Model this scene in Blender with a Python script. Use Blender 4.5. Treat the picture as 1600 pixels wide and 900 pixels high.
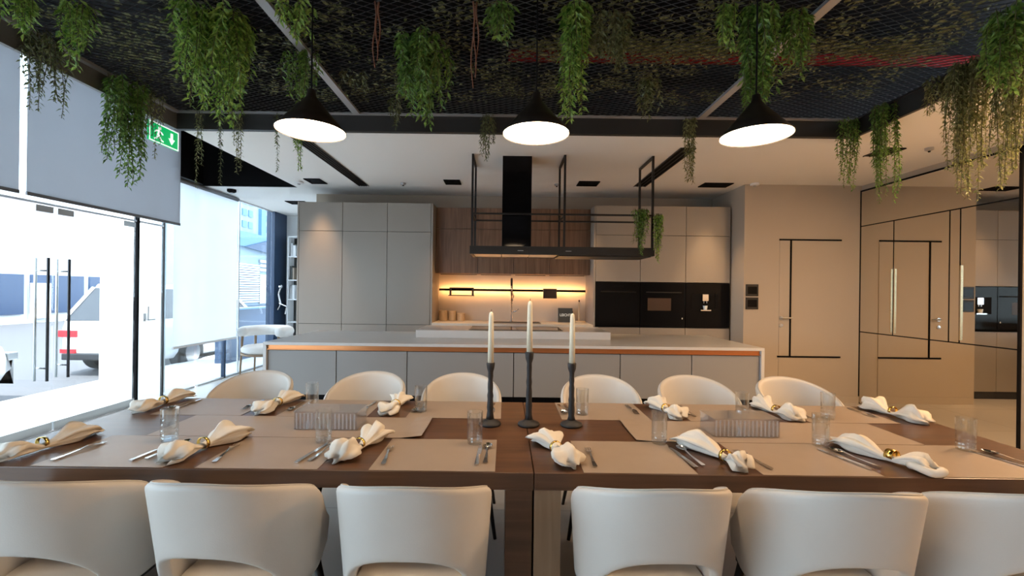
import bpy, bmesh, math, random
from mathutils import Vector, Matrix
R = math.radians
scene = bpy.context.scene
col = scene.collection
for o in list(bpy.data.objects):
    bpy.data.objects.remove(o)

# ------------------------------------------------------------------ camera
cam_d = bpy.data.cameras.new('camera')
cam = bpy.data.objects.new('camera', cam_d)
col.objects.link(cam)
cam_d.sensor_width = 36.0
cam_d.lens = 36.0 * 690 / 1600
cam_d.shift_x = 10 / 1600
cam_d.shift_y = 5 / 1600
cam_d.clip_end = 300
cam.location = (0, 0, 1.40)
cam.rotation_euler = (R(90), R(-0.716), 0)
scene.camera = cam

# ------------------------------------------------------------------ world, sun, exposure
world = bpy.data.worlds.new('sky')
scene.world = world
world.use_nodes = True
wn = world.node_tree.nodes
bg = wn['Background']
bg.inputs['Color'].default_value = (0.74, 0.87, 1.0, 1)
bg.inputs['Strength'].default_value = 7.0
sun_d = bpy.data.lights.new('sun', 'SUN')
sun_d.energy = 14.0
sun_d.angle = R(1.0)
sun_d.color = (1.0, 0.96, 0.9)
sun = bpy.data.objects.new('sun', sun_d)
col.objects.link(sun)
sun.rotation_euler = Vector((-0.22, 0.6, -1.0)).to_track_quat('-Z', 'Y').to_euler()
scene.view_settings.view_transform = 'Standard'
scene.view_settings.look = 'None'
scene.view_settings.exposure = 0.0
scene.view_settings.gamma = 1.0
scene.view_settings.use_curve_mapping = False
cy = scene.cycles
cy.max_bounces = 10
cy.diffuse_bounces = 5
cy.glossy_bounces = 5
cy.transparent_max_bounces = 24
cy.transmission_bounces = 8
cy.sample_clamp_indirect = 6.0
cy.caustics_reflective = False
cy.caustics_refractive = False

# ------------------------------------------------------------------ materials
def newmat(name):
    m = bpy.data.materials.new(name)
    m.use_nodes = True
    return m, m.node_tree.nodes, m.node_tree.links

def mat(name, color, rough=0.5, metal=0.0, var=0.06, scale=6.0, bump=0.0, bscale=80.0, stretch=None, coat=0.0, spec=0.5):
    m, n, l = newmat(name)
    b = n['Principled BSDF']
    b.inputs['Roughness'].default_value = rough
    b.inputs['Metallic'].default_value = metal
    b.inputs['Coat Weight'].default_value = coat
    b.inputs['Specular IOR Level'].default_value = spec
    tc = n.new('ShaderNodeTexCoord')
    mp = n.new('ShaderNodeMapping')
    if stretch:
        mp.inputs['Scale'].default_value = stretch
    l.new(tc.outputs['Object'], mp.inputs['Vector'])
    nz = n.new('ShaderNodeTexNoise')
    nz.inputs['Scale'].default_value = scale
    nz.inputs['Detail'].default_value = 4
    l.new(mp.outputs['Vector'], nz.inputs['Vector'])
    mx = n.new('ShaderNodeMix')
    mx.data_type = 'RGBA'
    c = color
    mx.inputs[6].default_value = (c[0] * (1 - var), c[1] * (1 - var), c[2] * (1 - var), 1)
    mx.inputs[7].default_value = (min(1, c[0] * (1 + var)), min(1, c[1] * (1 + var)), min(1, c[2] * (1 + var)), 1)
    l.new(nz.outputs['Fac'], mx.inputs[0])
    l.new(mx.outputs[2], b.inputs['Base Color'])
    if bump > 0:
        nb = n.new('ShaderNodeTexNoise')
        nb.inputs['Scale'].default_value = bscale
        nb.inputs['Detail'].default_value = 3
        l.new(mp.outputs['Vector'], nb.inputs['Vector'])
        bp = n.new('ShaderNodeBump')
        bp.inputs['Strength'].default_value = bump
        bp.inputs['Distance'].default_value = 0.003
        l.new(nb.outputs['Fac'], bp.inputs['Height'])
        l.new(bp.outputs['Normal'], b.inputs['Normal'])
    return m

def emis(name, color, strength):
    m, n, l = newmat(name)
    b = n['Principled BSDF']
    b.inputs['Base Color'].default_value = (0.9, 0.9, 0.9, 1)
    b.inputs['Emission Color'].default_value = (*color, 1)
    b.inputs['Emission Strength'].default_value = strength
    return m

def clear(name, tint=(0.96, 0.98, 0.98), base=0.04, edge=0.5, rough=0.02, body=0.0, body_col=(0.8, 0.8, 0.85)):
    """thin clear glass / acrylic: transparent with fresnel reflection"""
    m, n, l = newmat(name)
    n.remove(n['Principled BSDF'])
    out = n['Material Output']
    t = n.new('ShaderNodeBsdfTransparent')
    t.inputs['Color'].default_value = (*tint, 1)
    g = n.new('ShaderNodeBsdfGlossy')
    g.inputs['Roughness'].default_value = rough
    lw = n.new('ShaderNodeLayerWeight')
    lw.inputs['Blend'].default_value = 0.25
    mr = n.new('ShaderNodeMapRange')
    mr.inputs['To Min'].default_value = base
    mr.inputs['To Max'].default_value = edge
    l.new(lw.outputs['Facing'], mr.inputs['Value'])
    mx = n.new('ShaderNodeMixShader')
    l.new(mr.outputs['Result'], mx.inputs['Fac'])
    l.new(t.outputs['BSDF'], mx.inputs[1])
    l.new(g.outputs['BSDF'], mx.inputs[2])
    last = mx
    if body > 0:
        d = n.new('ShaderNodeBsdfDiffuse')
        d.inputs['Color'].default_value = (*body_col, 1)
        m2 = n.new('ShaderNodeMixShader')
        m2.inputs['Fac'].default_value = body
        l.new(mx.outputs[0], m2.inputs[1])
        l.new(d.outputs[0], m2.inputs[2])
        last = m2
    l.new(last.outputs[0], out.inputs['Surface'])
    return m

def fabric_translucent(name, color, trans, transp=0.0, var=0.03):
    m, n, l = newmat(name)
    n.remove(n['Principled BSDF'])
    out = n['Material Output']
    nz = n.new('ShaderNodeTexNoise')
    nz.inputs['Scale'].default_value = 3.0
    tc = n.new('ShaderNodeTexCoord')
    l.new(tc.outputs['Object'], nz.inputs['Vector'])
    mc = n.new('ShaderNodeMix')
    mc.data_type = 'RGBA'
    mc.inputs[6].default_value = (*[c * (1 - var) for c in color], 1)
    mc.inputs[7].default_value = (*[min(1, c * (1 + var)) for c in color], 1)
    l.new(nz.outputs['Fac'], mc.inputs[0])
    d = n.new('ShaderNodeBsdfDiffuse')
    t = n.new('ShaderNodeBsdfTranslucent')
    l.new(mc.outputs[2], d.inputs['Color'])
    l.new(mc.outputs[2], t.inputs['Color'])
    mx = n.new('ShaderNodeMixShader')
    mx.inputs['Fac'].default_value = trans
    l.new(d.outputs[0], mx.inputs[1])
    l.new(t.outputs[0], mx.inputs[2])
    last = mx
    if transp:
        tr = n.new('ShaderNodeBsdfTransparent')
        m2 = n.new('ShaderNodeMixShader')
        m2.inputs['Fac'].default_value = transp
        l.new(mx.outputs[0], m2.inputs[1])
        l.new(tr.outputs[0], m2.inputs[2])
        last = m2
    l.new(last.outputs[0], out.inputs['Surface'])
    return m

def leafmat(name, dark, light):
    m, n, l = newmat(name)
    n.remove(n['Principled BSDF'])
    out = n['Material Output']
    tc = n.new('ShaderNodeTexCoord')
    nz = n.new('ShaderNodeTexNoise')
    nz.inputs['Scale'].default_value = 38.0
    nz.inputs['Detail'].default_value = 1
    l.new(tc.outputs['Object'], nz.inputs['Vector'])
    rp = n.new('ShaderNodeValToRGB')
    rp.color_ramp.elements[0].position = 0.34
    rp.color_ramp.elements[1].position = 0.66
    rp.color_ramp.elements[0].color = (*dark, 1)
    rp.color_ramp.elements[1].color = (*light, 1)
    l.new(nz.outputs['Fac'], rp.inputs['Fac'])
    d = n.new('ShaderNodeBsdfDiffuse')
    t = n.new('ShaderNodeBsdfTranslucent')
    g = n.new('ShaderNodeBsdfGlossy')
    g.inputs['Roughness'].default_value = 0.4
    l.new(rp.outputs['Color'], d.inputs['Color'])
    l.new(rp.outputs['Color'], t.inputs['Color'])
    a = n.new('ShaderNodeMixShader')
    a.inputs['Fac'].default_value = 0.35
    l.new(d.outputs[0], a.inputs[1])
    l.new(t.outputs[0], a.inputs[2])
    b = n.new('ShaderNodeMixShader')
    b.inputs['Fac'].default_value = 0.05
    l.new(a.outputs[0], b.inputs[1])
    l.new(g.outputs[0], b.inputs[2])
    l.new(b.outputs[0], out.inputs['Surface'])
    return m

def woodmat(name, dark, light, rough=0.35, axis='X', scale=1.0):
    m, n, l = newmat(name)
    b = n['Principled BSDF']
    b.inputs['Roughness'].default_value = rough
    tc = n.new('ShaderNodeTexCoord')
    mp = n.new('ShaderNodeMapping')
    s = {'X': (1.2, 22, 22), 'Z': (22, 22, 1.2), 'Y': (22, 1.2, 22)}[axis]
    mp.inputs['Scale'].default_value = [v * scale for v in s]
    l.new(tc.outputs['Object'], mp.inputs['Vector'])
    nz = n.new('ShaderNodeTexNoise')
    nz.inputs['Scale'].default_value = 1.6
    nz.inputs['Detail'].default_value = 8
    nz.inputs['Distortion'].default_value = 0.6
    l.new(mp.outputs['Vector'], nz.inputs['Vector'])
    rp = n.new('ShaderNodeValToRGB')
    rp.color_ramp.elements[0].position = 0.3
    rp.color_ramp.elements[1].position = 0.7
    rp.color_ramp.elements[0].color = (*dark, 1)
    rp.color_ramp.elements[1].color = (*light, 1)
    l.new(nz.outputs['Fac'], rp.inputs['Fac'])
    l.new(rp.outputs['Color'], b.inputs['Base Color'])
    return m

def tilemat(name, c1, c2, grout, rough, size):
    m, n, l = newmat(name)
    b = n['Principled BSDF']
    b.inputs['Roughness'].default_value = rough
    tc = n.new('ShaderNodeTexCoord')
    br = n.new('ShaderNodeTexBrick')
    br.offset = 0.0
    br.inputs['Color1'].default_value = (*c1, 1)
    br.inputs['Color2'].default_value = (*c2, 1)
    br.inputs['Mortar'].default_value = (*grout, 1)
    br.inputs['Scale'].default_value = 1.0
    br.inputs['Brick Width'].default_value = size
    br.inputs['Row Height'].default_value = size
    br.inputs['Mortar Size'].default_value = 0.003
    l.new(tc.outputs['Object'], br.inputs['Vector'])
    l.new(br.outputs['Color'], b.inputs['Base Color'])
    return m

M = {}
M['wall'] = mat('warm_plaster', (0.46, 0.395, 0.32), 0.75, var=0.04, scale=1.5, bump=0.05)
M['ceiling'] = mat('ceiling_paint', (0.88, 0.86, 0.83), 0.85, var=0.02, scale=1.0)
M['whitewall'] = mat('white_paint', (0.82, 0.83, 0.84), 0.7, var=0.02)
M['black'] = mat('black_paint', (0.005, 0.005, 0.006), 0.7, var=0.1, spec=0.1)
M['charcoal'] = mat('charcoal_steel', (0.028, 0.027, 0.027), 0.5, var=0.1)
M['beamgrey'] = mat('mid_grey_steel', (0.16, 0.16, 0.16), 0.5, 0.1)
M['signglow'] = emis('sign_glow', (0.9, 1.0, 0.94), 1.0)
M['lip'] = mat('grey_steel_lip', (0.42, 0.42, 0.43), 0.4, 0.3)
M['floor'] = tilemat('floor_tile', (0.56, 0.53, 0.49), (0.52, 0.49, 0.455), (0.36, 0.33, 0.3), 0.22, 0.9)
M['mesh'] = mat('mesh_wire', (0.17, 0.17, 0.17), 0.45, 0.3)
M['red'] = mat('red_pipe_paint', (0.16, 0.006, 0.006), 0.9, spec=0.1)
M['greige'] = mat('greige_lacquer', (0.32, 0.285, 0.25), 0.45, var=0.03, scale=1.2)
M['islandfront'] = mat('stone_grey_lacquer', (0.29, 0.285, 0.28), 0.4, var=0.03, scale=1.0)
M['worktop'] = mat('pale_stone', (0.60, 0.595, 0.59), 0.28, var=0.06, scale=5, bump=0.02)
M['backtop'] = mat('cream_stone', (0.72, 0.66, 0.58), 0.3, var=0.05, scale=5)
M['splash'] = mat('beige_backsplash', (0.62, 0.54, 0.45), 0.4, var=0.05, scale=4)
M['copper'] = mat('copper_profile', (0.62, 0.25, 0.10), 0.3, 0.85)
M['walnut'] = woodmat('walnut_veneer', (0.13, 0.064, 0.034), (0.25, 0.138, 0.08), 0.4, 'Z')
M['table'] = woodmat('table_walnut', (0.075, 0.034, 0.016), (0.13, 0.06, 0.03), 0.34, 'X')
M['tableleg'] = woodmat('table_leg_lit', (0.30, 0.20, 0.12), (0.40, 0.28, 0.18), 0.4, 'Z')  # table wood lightened: the light on the seam leg is in its colour
M['paper'] = mat('kraft_paper', (0.36, 0.28, 0.215), 0.4, var=0.05, scale=12, bump=0.05, bscale=200)
M['blackglass'] = mat('black_glass', (0.004, 0.004, 0.005), 0.06, var=0.1, spec=0.12)
M['blackmetal'] = mat('black_metal', (0.014, 0.013, 0.013), 0.4, 0.2)
M['darkmetal'] = mat('dark_gunmetal', (0.05, 0.05, 0.055), 0.35, 0.7)
M['chrome'] = mat('chrome', (0.75, 0.75, 0.77), 0.12, 1.0, var=0.02)
M['steel'] = mat('brushed_steel', (0.6, 0.6, 0.6), 0.3, 1.0, var=0.05, stretch=(1, 30, 1))
M['silver'] = mat('polished_cutlery', (0.72, 0.70, 0.68), 0.15, 1.0, var=0.03)
M['gold'] = mat('gold_ring', (0.85, 0.58, 0.16), 0.22, 1.0)
M['leather'] = mat('offwhite_leather', (0.66, 0.625, 0.58), 0.48, var=0.04, scale=9, bump=0.12, bscale=240)
M['seam'] = mat('leather_piping', (0.55, 0.52, 0.48), 0.5)
M['boucle'] = mat('white_boucle', (0.8, 0.79, 0.77), 0.9, bump=0.4, bscale=150)
M['linen'] = mat('white_linen', (0.78, 0.73, 0.65), 0.85, var=0.06, scale=25, bump=0.3, bscale=300)
M['wax'] = mat('ivory_wax', (0.83, 0.78, 0.62), 0.45, var=0.02)
M['iron'] = mat('cast_iron', (0.035, 0.033, 0.034), 0.55, 0.3, var=0.2, scale=40, bump=0.5, bscale=60)
M['glass'] = clear('window_glass', (0.93, 0.97, 0.98), 0.03, 0.35)
M['tumbler'] = clear('tumbler_glass', (0.96, 0.97, 0.97), 0.06, 0.75, 0.03)
M['acrylic'] = clear('clear_acrylic', (0.95, 0.95, 0.96), 0.12, 0.7, 0.05, body=0.05, body_col=(0.85, 0.85, 0.9))
M['blind'] = fabric_translucent('grey_screen_fabric', (0.59, 0.60, 0.63), 0.5)
M['sheer'] = fabric_translucent('white_sheer_fabric', (0.9, 0.93, 0.96), 0.62, 0.06)
M['bar'] = mat('blind_bar', (0.16, 0.16, 0.17), 0.5)
M['mirror'] = mat('tinted_mirror', (0.80, 0.76, 0.69), 0.015, 1.0, var=0.0)
M['glint'] = mat('bevel_glint', (0.8, 0.68, 0.45), 0.25, 1.0)
M['lampdark'] = mat('lamp_black', (0.02, 0.014, 0.011), 0.35, 0.3)
M['lampglow'] = emis('lamp_diffuser', (1.0, 0.72, 0.46), 40.0)
M['led'] = emis('led_strip', (1.0, 0.50, 0.18), 42.0)
M['down'] = emis('fill_lens', (1.0, 0.80, 0.58), 6.0)  # glow of the added right-side lamps only
M['leaf'] = leafmat('leaf_green', (0.04, 0.12, 0.02), (0.27, 0.46, 0.09))
M['leafbright'] = leafmat('leaf_bright_green', (0.07, 0.20, 0.025), (0.42, 0.60, 0.12))
M['leafdull'] = leafmat('leaf_olive', (0.05, 0.075, 0.03), (0.24, 0.27, 0.11))
M['leafpale'] = leafmat('leaf_pale', (0.10, 0.13, 0.04), (0.40, 0.40, 0.18))
M['stem'] = mat('vine_stem', (0.10, 0.09, 0.04), 0.8)
M['twig'] = mat('brown_twig', (0.20, 0.08, 0.045), 0.8)
M['green'] = emis('exit_green', (0.0, 0.5, 0.14), 0.8)
M['green'].node_tree.nodes['Principled BSDF'].inputs['Base Color'].default_value = (0.0, 0.3, 0.08, 1)
M['signwhite'] = mat('sign_white', (0.9, 0.95, 0.92), 0.5)
M['signdark'] = mat('sign_dark_grey', (0.05, 0.055, 0.055), 0.5)
M['oak'] = mat('pale_oak', (0.62, 0.46, 0.29), 0.5, var=0.1, stretch=(12, 12, 1))
M['bronze'] = mat('bronze_panel', (0.06, 0.035, 0.025), 0.4, 0.4)
M['pave'] = tilemat('pavement', (0.62, 0.62, 0.62), (0.58, 0.58, 0.59), (0.45, 0.45, 0.45), 0.8, 0.6)
M['road'] = mat('asphalt', (0.10, 0.10, 0.11), 0.9, bump=0.4)
M['carwhite'] = mat('car_white', (0.82, 0.83, 0.84), 0.25, coat=0.6, var=0.01)
M['carglass'] = mat('car_glass', (0.03, 0.035, 0.045), 0.08)
M['tyre'] = mat('tyre', (0.02, 0.02, 0.02), 0.85)
M['taillight'] = mat('red_lens', (0.55, 0.02, 0.03), 0.2)
M['facade'] = mat('shaded_facade', (0.20, 0.27, 0.34), 0.7)  # pale office wall with its shade put into the blue-grey
M['acrylicrib'] = clear('acrylic_rib', (0.95, 0.95, 0.96), 0.2, 0.8, 0.08, body=0.4, body_col=(0.9, 0.9, 0.93))
M['bluewall'] = mat('blue_cladding', (0.018, 0.045, 0.10), 0.45)
M['blueglass'] = mat('blue_glazing', (0.04, 0.13, 0.25), 0.15)
M['shopblue'] = mat('shopfront_blue', (0.03, 0.06, 0.13), 0.2)
M['gold_light'] = mat('wood_frame', (0.3, 0.2, 0.12), 0.5)

# ------------------------------------------------------------------ helpers
def root_of(o):
    while o.parent:
        o = o.parent
    return o

class MB:
    """collects geometry in world coordinates and links it as one mesh object"""
    def __init__(s):
        s.v = []
        s.f = []

    def quad(s, a, b, c, d):
        i = len(s.v)
        s.v += [tuple(a), tuple(b), tuple(c), tuple(d)]
        s.f.append((i, i + 1, i + 2, i + 3))
        return s

    def box(s, x0, x1, y0, y1, z0, z1):
        i = len(s.v)
        s.v += [(x0, y0, z0), (x1, y0, z0), (x1, y1, z0), (x0, y1, z0),
                (x0, y0, z1), (x1, y0, z1), (x1, y1, z1), (x0, y1, z1)]
        for f in ((3, 2, 1, 0), (4, 5, 6, 7), (0, 1, 5, 4), (1, 2, 6, 5), (2, 3, 7, 6), (3, 0, 4, 7)):
            s.f.append(tuple(i + k for k in f))
        return s

    def tube(s, pts, r, seg=8, cap=True):
        pts = [Vector(p) for p in pts]
        rs = r if isinstance(r, (list, tuple)) else [r] * len(pts)
        base = len(s.v)
        prev = None
        for k, p in enumerate(pts):
            if k == 0:
                t = pts[1] - pts[0]
            elif k == len(pts) - 1:
                t = pts[-1] - pts[-2]
            else:
                t = pts[k + 1] - pts[k - 1]
            t.normalize()
            if prev is None:
                a = t.cross(Vector((0, 0, 1)))
                if a.length < 1e-4:
                    a = t.cross(Vector((0, 1, 0)))
            else:
                a = prev - t * prev.dot(t)
            a.normalize()
            prev = a
            b = t.cross(a)
            for j in range(seg):
                th = 2 * math.pi * j / seg
                q = p + (a * math.cos(th) + b * math.sin(th)) * rs[k]
                s.v.append(tuple(q))
        for k in range(len(pts) - 1):
            for j in range(seg):
                j2 = (j + 1) % seg
                s.f.append((base + k * seg + j, base + k * seg + j2, base + (k + 1) * seg + j2, base + (k + 1) * seg + j))
        if cap:
            s.f.append(tuple(base + j for j in reversed(range(seg))))
            e = base + (len(pts) - 1) * seg
            s.f.append(tuple(e + j for j in range(seg)))
        return s

    def lathe(s, prof, cx, cy, seg=24, cap0=True, cap1=True, a=1.0, b=1.0):
        base = len(s.v)
        for (r, z) in prof:
            for j in range(seg):
                th = 2 * math.pi * j / seg
                s.v.append((cx + a * r * math.cos(th), cy + b * r * math.sin(th), z))
        n = len(prof)
        for k in range(n - 1):
            for j in range(seg):
                j2 = (j + 1) % seg
                s.f.append((base + k * seg + j, base + k * seg + j2, base + (k + 1) * seg + j2, base + (k + 1) * seg + j))
        if cap0:
            s.f.append(tuple(base + j for j in reversed(range(seg))))
        if cap1:
            s.f.append(tuple(base + (n - 1) * seg + j for j in range(seg)))
        return s

    def prism(s, poly, axis, a, b):
        """extrude a 2-D polygon along axis ('x','y','z') from a to b"""
        def P(p, t):
            return {'x': (t, p[0], p[1]), 'y': (p[0], t, p[1]), 'z': (p[0], p[1], t)}[axis]
        i = len(s.v)
        n = len(poly)
        s.v += [P(p, a) for p in poly] + [P(p, b) for p in poly]
        s.f.append(tuple(i + k for k in range(n)))
        s.f.append(tuple(i + n + k for k in reversed(range(n))))
        for k in range(n):
            k2 = (k + 1) % n
            s.f.append((i + k2, i + k, i + n + k, i + n + k2))
        return s

    def build(s, name, m, parent=None, bevel=0.0, smooth=False, origin=None, recalc=True):
        if parent is not None:
            off = root_of(parent).location.copy()
        elif origin is not None:
            off = Vector(origin)
        else:
            xs = [p[0] for p in s.v]; ys = [p[1] for p in s.v]; zs = [p[2] for p in s.v]
            off = Vector(((min(xs) + max(xs)) / 2, (min(ys) + max(ys)) / 2, min(zs)))
        me = bpy.data.meshes.new(name)
        me.from_pydata([(p[0] - off.x, p[1] - off.y, p[2] - off.z) for p in s.v], [], s.f)
        if recalc or bevel > 0:
            bm = bmesh.new()
            bm.from_mesh(me)
            if recalc:
                bmesh.ops.recalc_face_normals(bm, faces=bm.faces)
            if bevel > 0:
                ed = [e for e in bm.edges if len(e.link_faces) == 2 and e.calc_face_angle(0) > 0.5]
                bmesh.ops.bevel(bm, geom=ed, offset=bevel, segments=2, affect='EDGES', profile=0.6)
            bm.to_mesh(me)
            bm.free()
        if smooth:
            for p in me.polygons:
                p.use_smooth = True
        me.materials.append(M[m] if isinstance(m, str) else m)
        o = bpy.data.objects.new(name, me)
        col.objects.link(o)
        if parent is None:
            o.location = off
        else:
            o.parent = parent
        return o

def box(name, x0, x1, y0, y1, z0, z1, m, parent=None, bevel=0.0):
    return MB().box(x0, x1, y0, y1, z0, z1).build(name, m, parent, bevel)

def tag(o, label=None, cat=None, group=None, kind=None):
    if label: o['label'] = label
    if cat: o['category'] = cat
    if group: o['group'] = group
    if kind: o['kind'] = kind
    return o

def thing(name, label, cat, loc=(0, 0, 0), group=None):
    o = bpy.data.objects.new(name, None)
    o.empty_display_size = 0.05
    col.objects.link(o)
    o.location = loc
    return tag(o, label, cat, group)

def struct(o):
    o['kind'] = 'structure'
    return o

def sempty(name, loc=(0, 0, 0)):
    o = bpy.data.objects.new(name, None)
    col.objects.link(o)
    o.location = loc
    return struct(o)

def copy_tree(o, parent=None):
    c = o.copy()
    col.objects.link(c)
    if parent is not None:
        c.parent = parent
    for ch in list(o.children):
        copy_tree(ch, c)
    return c

def lamp(name, kind, loc, energy, color, parent=None, **kw):
    d = bpy.data.lights.new(name, kind)
    d.energy = energy
    d.color = color
    for k, v in kw.items():
        setattr(d, k, v)
    o = bpy.data.objects.new(name, d)
    col.objects.link(o)
    if parent is not None:
        o.parent = parent
        loc = Vector(loc) - root_of(parent).location
    o.location = loc
    return o

ORD = ['first', 'second', 'third', 'fourth', 'fifth', 'sixth']
WARM = (1.0, 0.62, 0.32)

# ================================================================== THE SETTING
XL, XR = -4.36, 4.625
ZC = 2.83
struct(box('floor', XL - 0.05, XR + 0.1, -3.1, 8.75, -0.12, 0.0, 'floor'))
struct(box('ceiling', -2.96, XR + 0.1, 4.03, 6.24, ZC, ZC + 0.1, 'ceiling'))
struct(box('ceiling', XL, XR + 0.1, 6.24, 8.75, ZC, ZC + 0.1, 'ceiling'))
struct(box('ceiling', 3.16, XR + 0.1, -3.1, 4.03, ZC, ZC + 0.1, 'ceiling'))
struct(box('ceiling', XL - 0.05, XR + 0.1, -3.1, 8.75, 3.56, 3.7, 'black'))
struct(box('trim_1', XL, -2.96, 6.20, 6.24, ZC, 3.56, 'black'))
struct(box('trim_2', -2.96, XR, 4.05, 4.08, ZC + 0.1, 3.56, 'black'))
struct(box('trim_3', -2.96, -2.93, 4.08, 6.20, ZC + 0.1, 3.56, 'black'))
struct(box('wall_kitchen', -2.87, 3.10, 6.66, 6.80, 0, ZC, 'wall'))
wd = box('wall_back', 3.10, XR + 0.1, 5.75, 6.80, 0, ZC, 'wall')
struct(wd)
struct(box('wall_right', XR, XR + 0.1, -3.1, 5.75, 0, ZC, 'wall'))
struct(box('wall_rear', XL, XR + 0.1, -3.2, -3.1, 0, 3.56, 'whitewall'))
struct(box('wall_nook', XL, -2.75, 8.67, 8.75, 0, ZC, 'whitewall'))
struct(box('wall_partition', -2.85, -2.75, 6.80, 8.67, 0, ZC, 'whitewall'))
struct(box('baseboard_right', 3.12, XR - 0.01, 5.735, 5.75, 0.0, 0.09, 'wall'))

# inlaid door on the back wall
dr = sempty('door_4', (3.95, 5.75, 0.0))
box('door_leaf', 3.56, 4.36, 5.744, 5.75, 0.09, 2.11, 'wall', dr)
box('inlay_strip', 3.555, 4.36, 5.735, 5.752, 2.105, 2.125, 'black', dr)
box('inlay_strip', 3.693, 3.713, 5.735, 5.752, 0.60, 2.105, 'black', dr)
box('inlay_strip', 3.545, 4.36, 5.735, 5.752, 0.585, 0.605, 'black', dr)
h = MB().lathe([(0.024, 0), (0.024, 0.012)], 0, 0, 16)
h.v = [(3.585 + p[0], 5.744 - p[2], 1.10 + p[1]) for p in h.v]
h.tube([(3.585, 5.74, 1.10), (3.585, 5.70, 1.10), (3.71, 5.695, 1.10)], 0.009)
h.build('door_handle', 'steel', dr, smooth=False)
k = MB().lathe([(0.024, 0), (0.024, 0.012), (0.006, 0.014)], 0, 0, 16)
k.v = [(3.585 + p[0], 5.744 - p[2], 1.0 + p[1]) for p in k.v]
k.build('lock_rosette', 'steel', dr)

# tinted mirror panels on the right wall
mw = sempty('trim_4', (XR, 4.85, 0.0))
mw.name = 'wall_mirror'
XM = XR - 0.018
rows = [(0.012, 0.925, [(3.97, 5.74)]), (0.937, 2.292, [(5.256, 5.74), (4.594, 5.244), (4.486, 4.582), (3.97, 4.474)]), (2.304, 2.745, [(3.97, 5.74)])]
for z0, z1, cols_ in rows:
    for y0, y1 in cols_:
        box('mirror_panel', XM, XR - 0.001, y0, y1, z0, z1, 'mirror', mw)
for a in ((XM - 0.001, XR - 0.002, 3.95, 5.75, 0.925, 0.937), (XM - 0.001, XR - 0.002, 3.95, 5.75, 2.292, 2.304),
          (XM - 0.003, XR - 0.002, 3.95, 5.75, 2.745, 2.765), (XM - 0.003, XR - 0.002, 5.735, 5.752, 0.0, 2.765),
          (XM - 0.003, XR - 0.002, 3.95, 3.97, 0.0, 2.765), (XM - 0.001, XR - 0.002, 5.244, 5.256, 0.937, 2.292),
          (XM - 0.001, XR - 0.002, 4.582, 4.594, 0.937, 2.292), (XM - 0.001, XR - 0.002, 4.474, 4.486, 0.937, 2.292)):
    box('joint_strip', *a, 'black', mw)
for y in (5.225, 5.275, 4.465):  # bright bars standing in for light reflected at the panel bevels
    box('edge_glint', XM - 0.012, XM, y - 0.006, y + 0.006, 0.96, 1.72, 'glint', mw)

# ------------------------------------------------------------------ mesh ceiling
FX0, FX1, FY0, FY1 = -2.99, 3.13, -2.6, 3.99
fr = sempty('ceiling_frame', (0, 2.0, 2.83))
box('frame_beam', FX0 - 0.03, FX1 + 0.03, FY1, FY1 + 0.05, ZC, 2.99, 'charcoal', fr)
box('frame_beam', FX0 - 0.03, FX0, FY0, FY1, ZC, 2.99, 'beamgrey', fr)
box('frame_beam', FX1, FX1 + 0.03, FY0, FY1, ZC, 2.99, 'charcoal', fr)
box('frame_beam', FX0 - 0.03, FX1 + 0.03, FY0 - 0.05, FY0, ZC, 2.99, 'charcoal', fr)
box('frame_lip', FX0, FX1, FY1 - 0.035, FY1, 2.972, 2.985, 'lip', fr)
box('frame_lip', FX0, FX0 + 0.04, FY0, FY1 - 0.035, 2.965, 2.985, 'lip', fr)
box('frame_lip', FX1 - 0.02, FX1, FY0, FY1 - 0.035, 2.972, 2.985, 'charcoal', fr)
for x in (-1.355, 1.735):
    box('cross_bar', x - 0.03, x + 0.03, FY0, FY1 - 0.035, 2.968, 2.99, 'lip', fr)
for y in (-0.9, 1.4):
    for x0, x1 in ((FX0, -1.385), (-1.325, 1.705), (1.765, FX1)):
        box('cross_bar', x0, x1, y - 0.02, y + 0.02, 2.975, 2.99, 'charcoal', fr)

def wire_mesh(x0, x1, y0, y1, z, cw=0.10, ch=0.048, w=0.0052):
    mb = MB()
    nx = int((x1 - x0) / cw)
    ny = int((y1 - y0) / ch)
    cw = (x1 - x0) / nx
    ch = (y1 - y0) / ny
    for j in range(ny):
        for i in range(nx):
            xa = x0 + i * cw
            ya = y0 + j * ch
            xm, ym = xa + cw / 2, ya + ch / 2
            for (p, q) in (((xa, ym), (xm, ya)), ((xm, ya), (xa + cw, ym))) if True else ():
                pass
            # two strands per half cell: zig-zag down and zig-zag up
            for (p, q) in (((xa, ya), (xm, ym)), ((xm, ym), (xa + cw, ya)), ((xa, ya + ch), (xm, ym)), ((xm, ym), (xa + cw, ya + ch))):
                dy = w
                mb.v += [(p[0], p[1] - dy / 2, z - 0.004), (q[0], q[1] - dy / 2, z - 0.004), (q[0], q[1] + dy / 2, z + 0.004), (p[0], p[1] + dy / 2, z + 0.004)]
                n = len(mb.v)
                mb.f.append((n - 4, n - 3, n - 2, n - 1))
    return mb
for (x0, x1) in ((FX0, -1.385), (-1.325, 1.705), (1.765, FX1)):
    o = wire_mesh(x0, x1, 1.42, FY1 - 0.0, 2.994).build('wire_mesh', 'mesh', fr, recalc=False)
    o['kind'] = 'stuff'

pipe = MB().tube([(0.0, 3.64, 3.34), (XR - 0.3, 3.64, 3.34)], 0.045, 12).build('sprinkler_pipe', 'red', smooth=True)
tag(pipe, 'red sprinkler pipe running above the dark ceiling mesh', 'pipe')

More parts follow.
